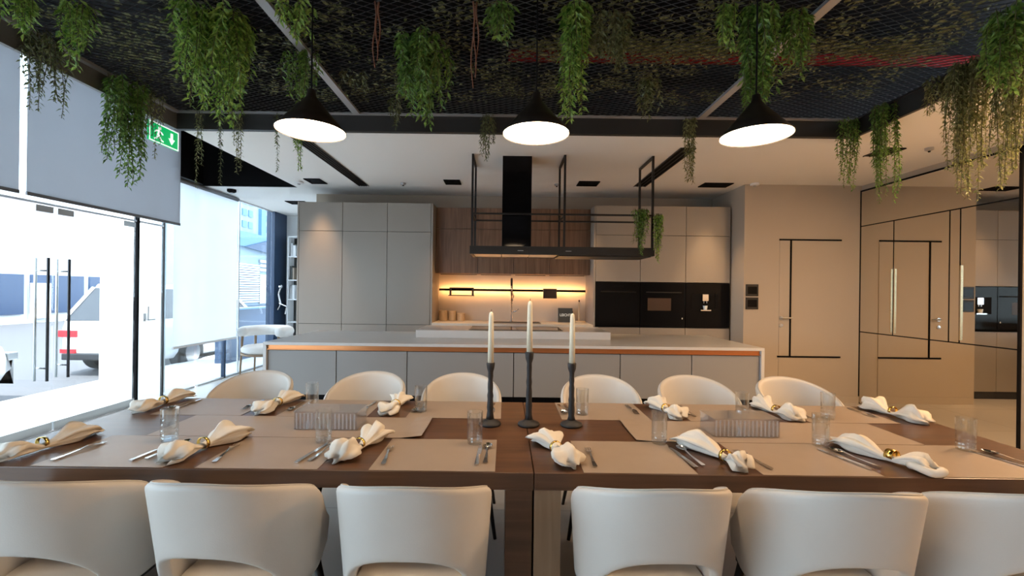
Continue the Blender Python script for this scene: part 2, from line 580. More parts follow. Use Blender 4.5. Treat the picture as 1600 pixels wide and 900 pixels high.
# ------------------------------------------------------------------ ceiling fittings
def slot_diffuser(name, label, x0, x1, y0, y1, nslot):
    t = thing(name, label, 'air vent', ((x0 + x1) / 2, (y0 + y1) / 2, ZC - 0.012), 'linear ceiling vents')
    box('frame', x0, x1, y0, y1, ZC - 0.006, ZC - 0.0005, 'black', t)
    w = (x1 - x0) / nslot
    for i in range(nslot + 1):
        box('slat', x0 + i * w - 0.004, x0 + i * w + 0.004, y0, y1, ZC - 0.012, ZC - 0.006, 'charcoal', t)
slot_diffuser('slot_vent', 'long black slot vent in the ceiling above the tall cabinets on the left', -2.03, -1.90, 4.10, 6.08, 4)
slot_diffuser('slot_vent', 'long black slot vent in the ceiling right of the hanging hood rack', 1.70, 1.85, 4.33, 5.92, 3)
slot_diffuser('slot_vent', 'short black slot vent in the ceiling near the tinted mirror', 3.64, 3.84, 4.25, 4.52, 3)

def downlight(label, x0, x1, y0, y1, energy):
    cx, cy_ = (x0 + x1) / 2, (y0 + y1) / 2
    t = thing('recessed_downlight', label, 'light', (cx, cy_, ZC - 0.012), 'black rectangular downlights')
    f_ = MB()
    f_.box(x0, x1, y0, y0 + 0.015, ZC - 0.012, ZC - 0.0005).box(x0, x1, y1 - 0.015, y1, ZC - 0.012, ZC - 0.0005)
    f_.box(x0, x0 + 0.015, y0 + 0.015, y1 - 0.015, ZC - 0.012, ZC - 0.0005).box(x1 - 0.015, x1, y0 + 0.015, y1 - 0.015, ZC - 0.012, ZC - 0.0005)
    f_.build('frame', 'black', t)
    box('baffle', x0 + 0.015, x1 - 0.015, y0 + 0.015, y1 - 0.015, ZC - 0.004, ZC - 0.0008, 'black', t)
    n = 3
    for i in range(n):
        x = x0 + (x1 - x0) * (i + 0.5) / n
        MB().lathe([(0.016, ZC - 0.007), (0.016, ZC - 0.004)], x, cy_, 12).build('lens', 'black', t)
    l = lamp('downlight_beam', 'SPOT', (cx, cy_, ZC - 0.03), energy, WARM, t, spot_size=R(56), spot_blend=1.0, shadow_soft_size=0.05)
    return t
DL = 115
downlight('black rectangular downlight over the left tall cabinet', -2.64, -2.43, 5.72, 5.98, DL)
downlight('black rectangular downlight left of the hood duct', -0.82, -0.61, 5.69, 5.93, DL)
downlight('black rectangular downlight right of the hood duct', 0.93, 1.20, 5.68, 5.92, DL)
downlight('black rectangular downlight above the ovens near the wall corner', 2.55, 2.92, 5.68, 5.90, DL)
downlight('black rectangular downlight at the top left behind the tall cabinet', -3.62, -3.3, 7.2, 7.45, DL * 0.4)

def disc(name, label, cat, x, y, r, m, h=0.03):
    t = thing(name, label, cat, (x, y, ZC - h))
    MB().lathe([(r * 0.55, ZC - h), (r, ZC - h * 0.7), (r, ZC - 0.0005)], x, y, 20).build('housing', m, t)
    MB().lathe([(r * 0.25, ZC - h - 0.012), (r * 0.35, ZC - h)], x, y, 12).build('sensor', 'lip' if m != 'lip' else 'black', t)
disc('smoke_detector', 'white smoke detector at the ceiling edge by the black bulkhead', 'detector', -2.78, 5.9, 0.06, 'whitewall')
disc('fire_sprinkler', 'small sprinkler head in the ceiling left of the hood', 'sprinkler', -1.387, 5.9, 0.035, 'lip')
disc('fire_sprinkler', 'small sprinkler head in the ceiling between hood duct and rack post', 'sprinkler', 0.66, 5.85, 0.03, 'lip')
disc('smoke_detector', 'white smoke detector near the corner above the light switches', 'detector', 3.2, 5.70, 0.055, 'whitewall')
disc('fire_sprinkler', 'small sprinkler head in the ceiling above the tinted mirror', 'sprinkler', 4.06, 4.25, 0.035, 'lip')
disc('security_camera', 'small black dome camera on the ceiling at the window end', 'camera', -4.0, 6.42, 0.06, 'black', 0.05)

# added round lamps out of view, put in to warm the right side
def fill_light(label, x, y, z, e, size=0.16):
    t = thing('added_fill_light', label, 'light', (x, y, z - 0.03), 'added round fill lights out of view')
    MB().lathe([(size, z - 0.03), (size, z - 0.0005)], x, y, 24).build('housing', 'lip', t)
    MB().lathe([(size * 0.9, z - 0.034), (size * 0.9, z - 0.0302)], x, y, 24).build('diffuser', 'down', t)
    lamp('added_fill_glow', 'AREA', (x, y, z - 0.05), e, (1.0, 0.62, 0.32), t, shape='DISK', size=size * 2)
fill_light('added round fill light on the right strip nearest the mirror', 4.0, 2.9, ZC, 75)
fill_light('added round fill light on the right strip level with the table', 4.0, 1.7, ZC, 65)
fill_light('added round fill light on the right strip beside the camera', 4.0, 0.4, ZC, 25)

# ------------------------------------------------------------------ glass front on the left
def pane(parent, y0, y1, z0, z1, m='glass', x=XL):
    return box('pane', x - 0.006, x + 0.006, y0, y1, z0, z1, m, parent)

def glass_door(name, y0, y1, hy, label_handles=True):
    d = sempty(name, (XL, (y0 + y1) / 2, 0.0))
    pane(d, y0 + 0.004, y1 - 0.004, 0.012, 2.14)
    box('bottom_rail', XL - 0.02, XL + 0.02, y0 + 0.01, y1 - 0.01, 0.006, 0.09, 'steel', d)
    for yy in (y0 + 0.10, y1 - 0.10):
        box('patch_fitting', XL - 0.022, XL + 0.022, yy - 0.08, yy + 0.08, 2.09, 2.15, 'steel', d)
    for s in (-1, 1):
        hb = MB().tube([(XL + s * 0.06, hy, 0.50), (XL + s * 0.06, hy, 1.66)], 0.012, 12)
        hb.tube([(XL + s * 0.006, hy, 0.62), (XL + s * 0.06, hy, 0.62)], 0.008)
        hb.tube([(XL + s * 0.006, hy, 1.54), (XL + s * 0.06, hy, 1.54)], 0.008)
        hb.build('pull_handle', 'darkmetal' if s > 0 else 'steel', d, smooth=True)
    return d
glass_door('door_1', 3.20, 4.25, 4.15)
glass_door('door_2', 4.25, 5.19, 4.35)
d3 = sempty('door_3', (XL, 5.4, 0.0))
pane(d3, 5.235, 5.60, 0.012, 2.14)
hb = MB().box(XL + 0.006, XL + 0.02, 5.30, 5.34, 0.98, 1.08)
hb.tube([(XL + 0.01, 5.32, 1.0), (XL + 0.055, 5.32, 1.0), (XL + 0.06, 5.42, 1.0)], 0.009)
hb.tube([(XL + 0.05, 5.33, 1.0), (XL + 0.05, 5.33, 1.16)], 0.008)
hb.build('lever_handle', 'steel', d3)
wi = 1
def window(y0, y1, z0, z1, m='glass'):
    global wi
    w = sempty('window_%d' % wi, (XL, (y0 + y1) / 2, z0))
    wi += 1
    pane(w, y0 + 0.004, y1 - 0.004, z0 + 0.012, z1 - 0.012, m)
    MB().box(XL - 0.02, XL + 0.02, y0 + 0.004, y1 - 0.004, z0, z0 + 0.02).box(XL - 0.02, XL + 0.02, y0 + 0.004, y1 - 0.004, z1 - 0.02, z1).build('window_frame', 'steel', w)
    return w
window(-3.1, -1.0, 0, 3.55); window(-1.0, 1.1, 0, 3.55); window(1.1, 3.18, 0, 3.55)
window(3.20, 4.25, 2.16, 3.55); window(4.25, 5.19, 2.16, 3.55); window(5.235, 5.60, 2.16, 3.55)
window(5.64, 6.19, 0, ZC + 0.02); struct(box('trim_10', XL - 0.05, XL + 0.1, 5.64, 6.19, ZC + 0.02, 3.56, 'black')); window(6.25, 7.19, 0, ZC); window(7.22, 8.2, 0, ZC)
struct(box('trim_5', XL - 0.02, XL + 0.025, 5.195, 5.225, 0, 3.55, 'black'))
struct(box('trim_6', XL - 0.012, XL + 0.012, 5.605, 5.63, 0, 3.55, 'charcoal'))
struct(box('trim_7', XL - 0.03, XL + 0.02, 6.83, 6.87, 0.0, 0.62, 'bluewall'))
struct(box('trim_8', XL - 0.01, XL + 0.01, 7.195, 7.215, 0, ZC, 'steel'))
struct(box('wall_pilaster', XL - 0.1, XL + 0.05, 8.22, 8.67, 0, ZC, 'bluewall'))
fx = thing('wall_bracket', 'small chrome bracket fixed to the dark blue pilaster', 'bracket', (XL + 0.05, 8.35, 1.0))
MB().tube([(XL + 0.05, 8.35, 1.0), (XL + 0.12, 8.32, 1.12), (XL + 0.09, 8.3, 1.3), (XL + 0.14, 8.28, 1.42)], 0.018).build('arm', 'chrome', fx)
MB().tube([(XL + 0.09, 8.32, 1.12), (XL + 0.25, 8.3, 1.06), (XL + 0.22, 8.3, 0.92)], 0.014).build('arm', 'chrome', fx)
MB().lathe([(0.012, 1.40), (0.035, 1.42), (0.035, 1.45), (0.012, 1.47)], XL + 0.14, 8.28, 12).build('knob', 'chrome', fx)

# roller blinds
def roller_blind(label, x, y0, y1, z0, z1, m):
    t = thing('roller_blind', label, 'blind', (x, (y0 + y1) / 2, z0), 'roller blinds on the glass front')
    box('fabric', x - 0.001, x + 0.001, y0, y1, z0 + 0.03, z1 - 0.06, m, t)
    box('bottom_bar', x - 0.008, x + 0.008, y0, y1, z0, z0 + 0.03, 'bar' if m == 'blind' else 'whitewall', t)
    MB().tube([(x, y0, z1 - 0.03), (x, y1, z1 - 0.03)], 0.03, 12).build('roller_tube', 'bar', t, smooth=True)
roller_blind('grey roller blind at the left edge of the photo above the glass door', -4.20, 2.0, 3.80, 2.19, 3.555, 'blind')
roller_blind('wide grey roller blind in the middle of the glass front behind the exit sign', -4.20, 3.86, 5.68, 2.19, 3.555, 'blind')
roller_blind('white sheer roller blind hanging low near the dark blue pilaster', -4.26, 5.66, 7.0, 0.60, 2.825, 'sheer')
roller_blind('grey roller blind on the glass front beside the camera', -4.20, -0.1, 1.94, 2.205, 3.555, 'blind')

# hanging exit sign
ex = thing('exit_sign', 'green exit sign with white arrow hanging below the ceiling frame by the window', 'sign', (-3.005, 3.85, 2.63))
box('panel', -3.015, -2.995, 3.69, 4.02, 2.635, 2.80, 'green', ex, 0.003)
bd = MB()
for a in ((3.69, 4.02, 2.635, 2.643), (3.69, 4.02, 2.792, 2.80), (3.69, 3.698, 2.643, 2.792), (4.012, 4.02, 2.643, 2.792)):
    bd.box(-2.995, -2.992, a[0], a[1], a[2], a[3])
bd.build('white_border', 'signglow', ex)
ar = MB()
ar.prism([(3.925, 2.765), (3.925, 2.715), (3.902, 2.715), (3.937, 2.665), (3.972, 2.715), (3.949, 2.715), (3.949, 2.765)], 'x', -2.995, -2.991)
ar.build('arrow', 'signglow', ex)
rm = MB()
rm.lathe([(0.014, 0), (0.014, 0.004)], 0, 0, 12)
rm.v = [(-2.995 + p[2], 3.8 + p[0], 2.765 + p[1]) for p in rm.v]
for q in ([(3.785, 2.75), (3.81, 2.745), (3.8, 2.70), (3.775, 2.705)], [(3.785, 2.705), (3.8, 2.70), (3.82, 2.672), (3.845, 2.665), (3.84, 2.656), (3.812, 2.662)],
          [(3.775, 2.705), (3.792, 2.70), (3.78, 2.672), (3.745, 2.655), (3.742, 2.667), (3.768, 2.68)], [(3.81, 2.745), (3.84, 2.722), (3.835, 2.715), (3.804, 2.732)],
          [(3.785, 2.75), (3.755, 2.735), (3.745, 2.715), (3.752, 2.712), (3.763, 2.728), (3.785, 2.735)]):
    rm.prism(q, 'x', -2.995, -2.991)
rm.build('running_figure', 'signglow', ex)
MB().tube([(-3.005, 3.85, 2.80), (-3.005, 3.85, 2.829)], 0.006).tube([(-3.005, 3.75, 2.80), (-3.005, 3.75, 2.829)], 0.006).build('suspension_rod', 'lip', ex)

# ------------------------------------------------------------------ the street outside
struct(box('ground_pavement', -6.13, XL - 0.05, -20, 40, -0.22, -0.02, 'pave'))
struct(box('ground_road', -40, -6.13, -20, 60, -0.5, -0.2, 'road'))
struct(box('trim_9', -5.42, -4.60, 5.90, 5.98, -0.02, 4.6, 'whitewall'))
bd_ = thing('shop_building', 'white shop building across the street with a strip of dark blue windows', 'building', (-20, 20, -0.2))
box('wall', -24, -20, 2, 34, -0.2, 8.5, 'whitewall', bd_)
for i in range(9):
    y = 8 + i * 2.6
    box('shop_window', -20.0, -19.9, y + 0.15, y + 2.45, 0.2, 1.85, 'shopblue', bd_)
for y in (8, 13, 18, 23):
    box('door_frame', -19.92, -19.85, y + 0.5, y + 1.3, 0.0, 1.5, 'whitewall', bd_)

ob = thing('office_building', 'pale neighbouring building with louvre panel, blue glass band and small windows', 'building', (-9.0, 16, -0.02))
box('wall', -10, -8, 12.6, 20, 0.85, 9.0, 'facade', ob)
box('dark_base', -10, -7.98, 12.6, 20, -0.02, 0.85, 'bluewall', ob)
for i in range(3):
    z = 3.25 + i * 0.36
    for j in range(4):
        y = 13.35 + j * 0.32 if j < 2 else 14.6 + (j - 2) * 0.3
        box('window_pane', -8.0, -7.97, y, y + 0.22, z, z + 0.2, 'blueglass', ob)
box('glass_band', -8.0, -7.9, 12.65, 15.05, 2.66, 3.1, 'blueglass', ob)
MB().prism([(13.3, 2.64), (15.3, 2.5), (15.3, 3.06), (15.0, 3.06)], 'x', -7.9, -7.85).build('awning', 'bluewall', ob)
box('blue_column', -8.0, -7.9, 14.25, 14.5, 3.1, 4.4, 'blueglass', ob)
for i in range(17):
    z = 0.95 + i * 0.072
    MB().prism([(-7.98, z), (-7.93, z), (-7.9, z + 0.04), (-7.95, z + 0.04)], 'y', 12.65, 14.2).build('louvre_slat', 'whitewall', ob)
for i in range(3):
    box('grey_panel', -7.99, -7.95, 14.3, 15.0, 1.95 + i * 0.14, 2.04 + i * 0.14, 'lip', ob)
box('grey_panel', -7.99, -7.95, 14.3, 15.0, 0.9, 1.85, 'lip', ob)
lw = thing('garden_wall', 'low dark blue wall outside the window behind the lounge chair', 'wall', (-5.3, 9.6, -0.02))
box('wall', -5.42, -5.2, 8.25, 11.2, -0.02, 0.97, 'bluewall', lw)
box('coping', -5.45, -5.17, 8.22, 11.23, 0.971, 1.0, 'blueglass', lw)
pw = thing('planter_wall', 'low white wall outside behind the white sheer blind', 'wall', (-6.9, 10.4, -0.2))
box('wall', -7.2, -6.6, 8.9, 10.6, -0.2, 0.45, 'whitewall', pw)
box('wall_section', -7.2, -6.6, 10.6, 11.6, -0.2, 0.5, 'blueglass', pw)
box('wall_section', -7.2, -6.6, 11.6, 12.6, -0.2, 0.5, 'bluewall', pw)

def car(label, cx, yr, yf, suv):
    """car with its tail at yr and nose at yf (along Y)"""
    s = 1 if yf > yr else -1
    L = abs(yf - yr)
    g = -0.2
    t = thing('parked_car', label, 'car', (cx, (yr + yf) / 2, g))
    W = 0.9
    def Y(a):
        return yr + s * a * L
    hgt = 1.62 if suv else 1.46
    # body: stations (along, half width, z bottom, z top)
    st = [(0.0, 0.72, 0.42, 0.80), (0.015, 0.84, 0.34, 0.98), (0.06, W, 0.28, 1.02), (0.3, W, 0.24, 1.0), (0.6, W, 0.24, 0.97), (0.8, W * 0.99, 0.26, 0.93), (0.95, W * 0.9, 0.32, 0.80), (1.0, W * 0.72, 0.42, 0.62)]
    mb = MB()
    sec = []
    for a, w, zb, zt in st:
        ring = [(-w * 0.9, zb), (-w, zb + 0.12), (-w, zt - 0.14), (-w * 0.94, zt), (w * 0.94, zt), (w, zt - 0.14), (w, zb + 0.12), (w * 0.9, zb)]
        sec.append([(cx + x, Y(a), g + z) for x, z in ring])
    n = 8
    for r in sec:
        mb.v += r
    for i in range(len(sec) - 1):
        for j in range(n):
            j2 = (j + 1) % n
            mb.f.append((i * n + j, i * n + j2, (i + 1) * n + j2, (i + 1) * n + j))
    mb.f.append(tuple(range(n)))
    mb.f.append(tuple((len(sec) - 1) * n + j for j in reversed(range(n))))
    mb.build('body', 'carwhite', t, bevel=0.03, smooth=True)
    # glasshouse
    r0, r1 = (0.05, 0.56) if suv else (0.12, 0.58)
    f0 = 0.74
    gh = MB()
    a_ = [(cx - W * 0.9, Y(0.015 if suv else 0.06), g + 0.98), (cx + W * 0.9, Y(0.015 if suv else 0.06), g + 0.98), (cx + W * 0.9, Y(f0), g + 0.96), (cx - W * 0.9, Y(f0), g + 0.96)]
    b_ = [(cx - W * 0.72, Y(r0 + 0.06), g + hgt - 0.05), (cx + W * 0.72, Y(r0 + 0.06), g + hgt - 0.05), (cx + W * 0.72, Y(r1), g + hgt - 0.05), (cx - W * 0.72, Y(r1), g + hgt - 0.05)]
    gh.v = a_ + b_
    gh.f = [(0, 1, 5, 4), (1, 2, 6, 5), (2, 3, 7, 6), (3, 0, 4, 7), (4, 5, 6, 7), (3, 2, 1, 0)]
    gh.build('windows', 'carglass', t, bevel=0.02)
    rf = MB()
    rf.v = [(x, y, z - 0.01) for x, y, z in b_] + [(cx + (x - cx) * 0.9, y, g + hgt + 0.02) for x, y, z in b_]
    rf.f = gh.f
    rf.build('roof', 'carwhite', t, bevel=0.015)
    for e in (-1, 1):
        for (pa, pb) in (((0, 4), 0), ((2, 6), 0)):
            i, j = (pa if e < 0 else (pa[0] + 1 if pa[0] == 0 else 2, pa[1] + 1 if pa[0] == 0 else 6))
            if e < 0 and pa[0] == 2:
                i, j = 3, 7
            MB().tube([gh.v[i], gh.v[j]], 0.035, 6).build('roof_pillar', 'carwhite', t)
        for a in (0.2, 0.8):
            w = MB().lathe([(0.17, -0.02), (0.33, 0.0), (0.34, 0.05), (0.34, 0.17), (0.33, 0.2)], 0, 0, 24)
            w.v = [(cx + e * (0.72 + p[2]), Y(a) + p[0], g + 0.342 + p[1]) for p in w.v]
            w.build('wheel', 'tyre', t, smooth=False)
            w = MB().lathe([(0.2, 0.0), (0.2, 0.03)], 0, 0, 16)
            w.v = [(cx + e * (0.915 + p[2]), Y(a) + p[0], g + 0.342 + p[1]) for p in w.v]
            w.build('wheel_rim', 'steel', t)
        tl = MB().box(cx + e * 0.5, cx + e * 0.86, min(Y(-0.006), Y(0.02)), max(Y(-0.006), Y(0.02)), g + 0.70, g + 0.82)
        tl.build('tail_light', 'taillight', t, bevel=0.01)
        MB().box(cx + e * 0.52, cx + e * 0.78, min(Y(-0.008), Y(0.01)), max(Y(-0.008), Y(0.01)), g + 0.42, g + 0.49).build('reflector', 'taillight', t)
        hl = MB().box(cx + e * 0.5, cx + e * 0.78, min(Y(0.965), Y(0.992)), max(Y(0.965), Y(0.992)), g + 0.60, g + 0.70)
        hl.build('headlight', 'steel', t, bevel=0.01)
        mi = MB().box(cx + e * 0.9, cx + e * 1.08, Y(0.66) - 0.06, Y(0.66) + 0.06, g + 0.98, g + 1.1)
        mi.build('wing_mirror', 'carwhite', t, bevel=0.02)
        for a in (0.36, 0.56):
            MB().box(cx + e * 0.895, cx + e * 0.925, Y(a) - 0.09, Y(a) + 0.09, g + 0.84, g + 0.87).build('door_handle', 'darkmetal', t)
    box('bumper', cx - 0.74, cx + 0.74, min(Y(-0.012), Y(0.01)), max(Y(-0.012), Y(0.01)), g + 0.30, g + 0.42, 'darkmetal', t, 0.02)
car('white parked car with red tail lights seen through the glass doors', -7.0, 7.75, 11.9, True)
car('white parked car at the left edge of the street behind the door handle', -7.35, 1.7, 6.0, False)

# ================================================================== KITCHEN
YF = 6.06      # cabinet fronts
YB = 6.655     # back wall
def doors_on(t, x0, x1, yf, zs, m='greige', gap=0.006):
    for z0, z1 in zs:
        box('door', x0 + gap / 2, x1 - gap / 2, yf, yf + 0.02, z0 + gap / 2, z1 - gap / 2, m, t, 0.0015)

def tall_unit(label, x0, x1, zs, carc, group, name='tall_cabinet'):
    t = thing(name, label, 'cabinet', ((x0 + x1) / 2, (YF + YB) / 2, 0.0), group)
    for z0, z1 in carc:
        box('body', x0 + 0.001, x1 - 0.001, YF + 0.022, YB, z0, z1, 'charcoal', t)
    doors_on(t, x0, x1, YF, zs)
    return t
xs = [-2.845, -2.248, -1.634, -1.035]
nm = ['greige tall cabinet at the window end of the kitchen wall', 'middle one of the three greige tall cabinets on the left', 'greige tall cabinet next to the lit niche']
for i in range(3):
    tall_unit(nm[i], xs[i], xs[i + 1], [(0.10, 0.923), (0.923, 2.197), (2.197, 2.595)], [(0.0, 2.59)], 'greige tall cabinets on the left')
sp = tag(box('side_panel', -2.868, -2.847, YF, YB, 0, 2.595, 'greige'), 'greige end panel closing the left side of the tall cabinets', 'panel')
sp = tag(box('side_panel', -1.033, -1.008, YF, YB, 0, 2.595, 'greige'), 'greige end panel between tall cabinet and lit niche', 'panel')
sp = tag(box('side_panel', 1.205, 1.230, YF, YB, 0, 2.595, 'greige'), 'greige end panel between lit niche and ovens', 'panel')
xs = [1.232, 1.845, 2.468, 3.078]
nm = ['greige oven housing cabinet beside the niche', 'greige housing cabinet above the middle built-in appliance', 'greige housing cabinet above the coffee machine at the wall corner']
for i in range(3):
    tall_unit(nm[i], xs[i], xs[i + 1], [(0.10, 0.925), (1.548, 2.19), (2.19, 2.595)], [(0.0, 0.925), (1.55, 2.59)], 'greige housing cabinets on the right', 'housing_cabinet')
# built-in appliances behind one band of black glass
def appliance(name, label, cat, x0, x1):
    t = thing(name, label, cat, ((x0 + x1) / 2, 6.3, 0.932))
    box('body', x0 + 0.01, x1 - 0.01, YF + 0.025, YB - 0.05, 0.932, 1.54, 'blackmetal', t)
    box('glass_front', x0 + 0.002, x1 - 0.002, YF - 0.004, YF + 0.024, 0.932, 1.542, 'blackglass', t, 0.002)
    return t
t = appliance('oven', 'black glass built-in oven nearest the niche', 'oven', 1.234, 1.843)
MB().tube([(1.30, YF - 0.04, 1.41), (1.78, YF - 0.04, 1.41)], 0.008).tube([(1.33, YF - 0.004, 1.41), (1.33, YF - 0.04, 1.41)], 0.006).tube([(1.75, YF - 0.004, 1.41), (1.75, YF - 0.04, 1.41)], 0.006).build('handle', 'blackmetal', t)
box('display', 1.46, 1.62, YF - 0.0055, YF - 0.004, 1.47, 1.50, 'black', t)
t = appliance('compact_oven', 'black glass compact oven in the middle of the appliance band', 'oven', 1.847, 2.466)
MB().tube([(1.92, YF - 0.04, 1.41), (2.40, YF - 0.04, 1.41)], 0.008).tube([(1.95, YF - 0.004, 1.41), (1.95, YF - 0.04, 1.41)], 0.006).tube([(2.37, YF - 0.004, 1.41), (2.37, YF - 0.04, 1.41)], 0.006).build('handle', 'blackmetal', t)
box('window', 1.95, 2.27, YF - 0.0055, YF - 0.004, 1.16, 1.33, 'bronze', t)
box('indicator_mark', 2.42, 2.432, YF - 0.0055, YF - 0.004, 1.045, 1.065, 'signwhite', t)
t = appliance('coffee_machine', 'black built-in coffee machine with a lit spout at the wall corner', 'coffee maker', 2.470, 3.074)
box('spout_recess', 2.55, 2.92, YF - 0.0055, YF - 0.004, 1.17, 1.40, 'black', t)
MB().box(2.69, 2.77, YF - 0.035, YF - 0.0055, 1.30, 1.39).tube([(2.71, YF - 0.025, 1.30), (2.71, YF - 0.025, 1.27)], 0.006).tube([(2.75, YF - 0.025, 1.30), (2.75, YF - 0.025, 1.27)], 0.006).build('spout', 'chrome', t)
box('drip_tray', 2.66, 2.80, YF - 0.05, YF - 0.004, 1.165, 1.18, 'chrome', t)
MB().lathe([(0.022, 1.181), (0.03, 1.235), (0.028, 1.235), (0.02, 1.185)], 2.73, YF - 0.028, 16).build('cup', 'signwhite', t)
box('side_strip', 2.87, 2.875, YF - 0.0055, YF - 0.004, 1.20, 1.40, 'lip', t)

# walnut wall cabinets
xs = [-1.004, -0.402, 0.11, 0.621, 1.203]
nm = ['walnut wall cabinet next to the tall cabinets', 'walnut wall cabinet behind the hood duct, left half', 'walnut wall cabinet behind the hood rack, right of the duct', 'walnut wall cabinet next to the oven housing']
for i in range(4):
    x0, x1 = xs[i], xs[i + 1]
    t = thing('wall_cabinet', nm[i], 'cabinet', ((x0 + x1) / 2, 6.48, 1.645), 'walnut wall cabinets over the niche')
    box('body', x0 + 0.001, x1 - 0.001, 6.322, YB, 1.645, 2.58, 'walnut', t)
    doors_on(t, x0, x1, 6.30, [(1.645, 2.28), (2.28, 2.585)], 'walnut')
    box('light_strip', x0 + 0.03, x1 - 0.03, 6.60, 6.62, 1.637, 1.645, 'charcoal', t)

# back counter
nm = ['greige base cabinet below the canisters', 'greige sink base cabinet below the tap', 'greige base cabinet below the paper roll holder']
xs = [-1.006, -0.27, 0.47, 1.203]
for i in range(3):
    t = thing('base_cabinet', nm[i], 'cabinet', ((xs[i] + xs[i + 1]) / 2, 6.35, 0), 'greige base cabinets under the lit niche')
    box('body', xs[i] + 0.001, xs[i + 1] - 0.001, YF + 0.022, YB, 0, 0.90, 'charcoal', t)
    doors_on(t, xs[i], xs[i + 1], YF, [(0.10, 0.88)])
wt = thing('back_worktop', 'cream stone worktop in the lit niche with an inset sink', 'worktop', (0.1, 6.35, 0.902))
box('slab', -1.006, 1.203, YF - 0.02, YB, 0.902, 0.953, 'backtop', wt, 0.002)
s = MB().box(-0.22, 0.50, 6.16, 6.175, 0.9535, 0.957).box(-0.22, 0.50, 6.44, 6.455, 0.9535, 0.957).box(-0.22, -0.205, 6.175, 6.44, 0.9535, 0.957).box(0.485, 0.50, 6.175, 6.44, 0.9535, 0.957)
s.build('sink_rim', 'darkmetal', wt)
box('sink_bowl', -0.205, 0.485, 6.175, 6.44, 0.9532, 0.9545, 'signdark', wt)
struct(box('wall_backsplash', -1.006, 1.203, YB - 0.004, YB + 0.004, 0.953, 1.644, 'splash'))

# tap: chrome body, black pull-out head
t = thing('kitchen_tap', 'tall chrome tap with black top at the niche sink', 'tap', (0.09, 6.50, 0.957))
MB().lathe([(0.028, 0.954), (0.028, 0.965), (0.016, 0.975), (0.014, 1.36)], 0.09, 6.50, 16).build('body', 'chrome', t, smooth=True)
MB().tube([(0.09, 6.50, 1.36), (0.09, 6.50, 1.54), (0.088, 6.46, 1.585), (0.085, 6.39, 1.57), (0.085, 6.36, 1.48)], 0.015, 10).build('spout', 'blackmetal', t, smooth=True)
MB().tube([(0.09, 6.49, 1.09), (0.15, 6.47, 1.11), (0.19, 6.45, 1.14)], 0.009).build('lever', 'chrome', t, smooth=True)
MB().tube([(0.085, 6.36, 1.48), (0.09, 6.38, 1.40), (0.12, 6.42, 1.33), (0.10, 6.485, 1.25)], 0.008).build('spray_hose', 'chrome', t, smooth=True)

# black rail with LED light behind it
t = thing('wall_rail', 'black utility rail with warm strip light across the niche', 'rail', (0.1, 6.60, 1.38))
MB().box(-0.985, 1.185, 6.545, 6.565, 1.397, 1.43).build('rail', 'black', t)
MB().box(-0.9, -0.88, 6.570, 6.6505, 1.40, 1.425).box(0.09, 0.11, 6.570, 6.6505, 1.40, 1.425).box(1.08, 1.10, 6.570, 6.6505, 1.40, 1.425).build('bracket', 'black', t)
box('light_strip', -0.98, 1.18, 6.5655, 6.5695, 1.400, 1.427, 'led', t)
t = thing('rail_shelf', 'small black open shelf hanging on the rail above the canisters', 'shelf', (-0.65, 6.55, 1.33))
b_ = MB().box(-0.83, -0.47, 6.525, 6.543, 1.43, 1.447).box(-0.83, -0.80, 6.525, 6.543, 1.335, 1.43).box(-0.50, -0.47, 6.525, 6.543, 1.335, 1.43)
b_.build('frame', 'bronze', t)
box('board', -0.84, -0.46, 6.47, 6.543, 1.322, 1.335, 'bronze', t)
t = thing('rail_box', 'square dark bronze holder hanging on the rail', 'holder', (0.655, 6.55, 1.30))
box('box', 0.555, 0.755, 6.50, 6.543, 1.30, 1.445, 'bronze', t, 0.004)
box('hook', 0.60, 0.71, 6.5435, 6.560, 1.4302, 1.445, 'black', t)

for i, (x, w, hh, lb) in enumerate(((-0.915, 0.062, 0.155, 'tallest wooden canister at the left end of the niche'), (-0.78, 0.055, 0.145, 'middle wooden canister of the three in the niche'), (-0.655, 0.058, 0.115, 'shortest wooden canister nearest the tap'))):
    t = thing('canister', lb, 'canister', (x, 6.50, 0.953), 'wooden canisters in the niche')
    MB().lathe([(w * 0.95, 0.9535), (w, 0.96), (w, 0.953 + hh - 0.022)], x, 6.52, 24).build('jar', 'oak', t, smooth=False)
    MB().lathe([(w * 1.03, 0.953 + hh - 0.0215), (w * 1.03, 0.953 + hh - 0.003), (w * 0.95, 0.953 + hh)], x, 6.52, 24).build('lid', 'oak', t)

# small dark sign with lettering
sg = thing('counter_sign', 'dark grey square sign with white letters on the niche worktop', 'sign', (0.885, 6.50, 0.953))
box('block', 0.775, 0.985, 6.47, 6.51, 0.9535, 1.163, 'signdark', sg, 0.003)
cu = bpy.data.curves.new('lettering', 'FONT')
cu.body = 'LEICHT'
cu.size = 0.052
cu.align_x = 'CENTER'
cu.align_y = 'CENTER'
cu.extrude = 0.001
cu.offset = 0.0012
tmp = bpy.data.objects.new('lettering_source', cu)
col.objects.link(tmp)
dg = bpy.context.evaluated_depsgraph_get()
me = bpy.data.meshes.new_from_object(tmp.evaluated_get(dg))
bpy.data.objects.remove(tmp)
me.materials.clear()
me.materials.append(M['signwhite'])
for v in me.vertices:
    v.co = Vector((v.co.x * 0.98, -v.co.z, v.co.y))
me.name = 'lettering'
lt = bpy.data.objects.new('lettering', me)
col.objects.link(lt)
lt.parent = sg
lt.location = (-0.005, 6.4685 - 6.50, 1.06 - 0.953)

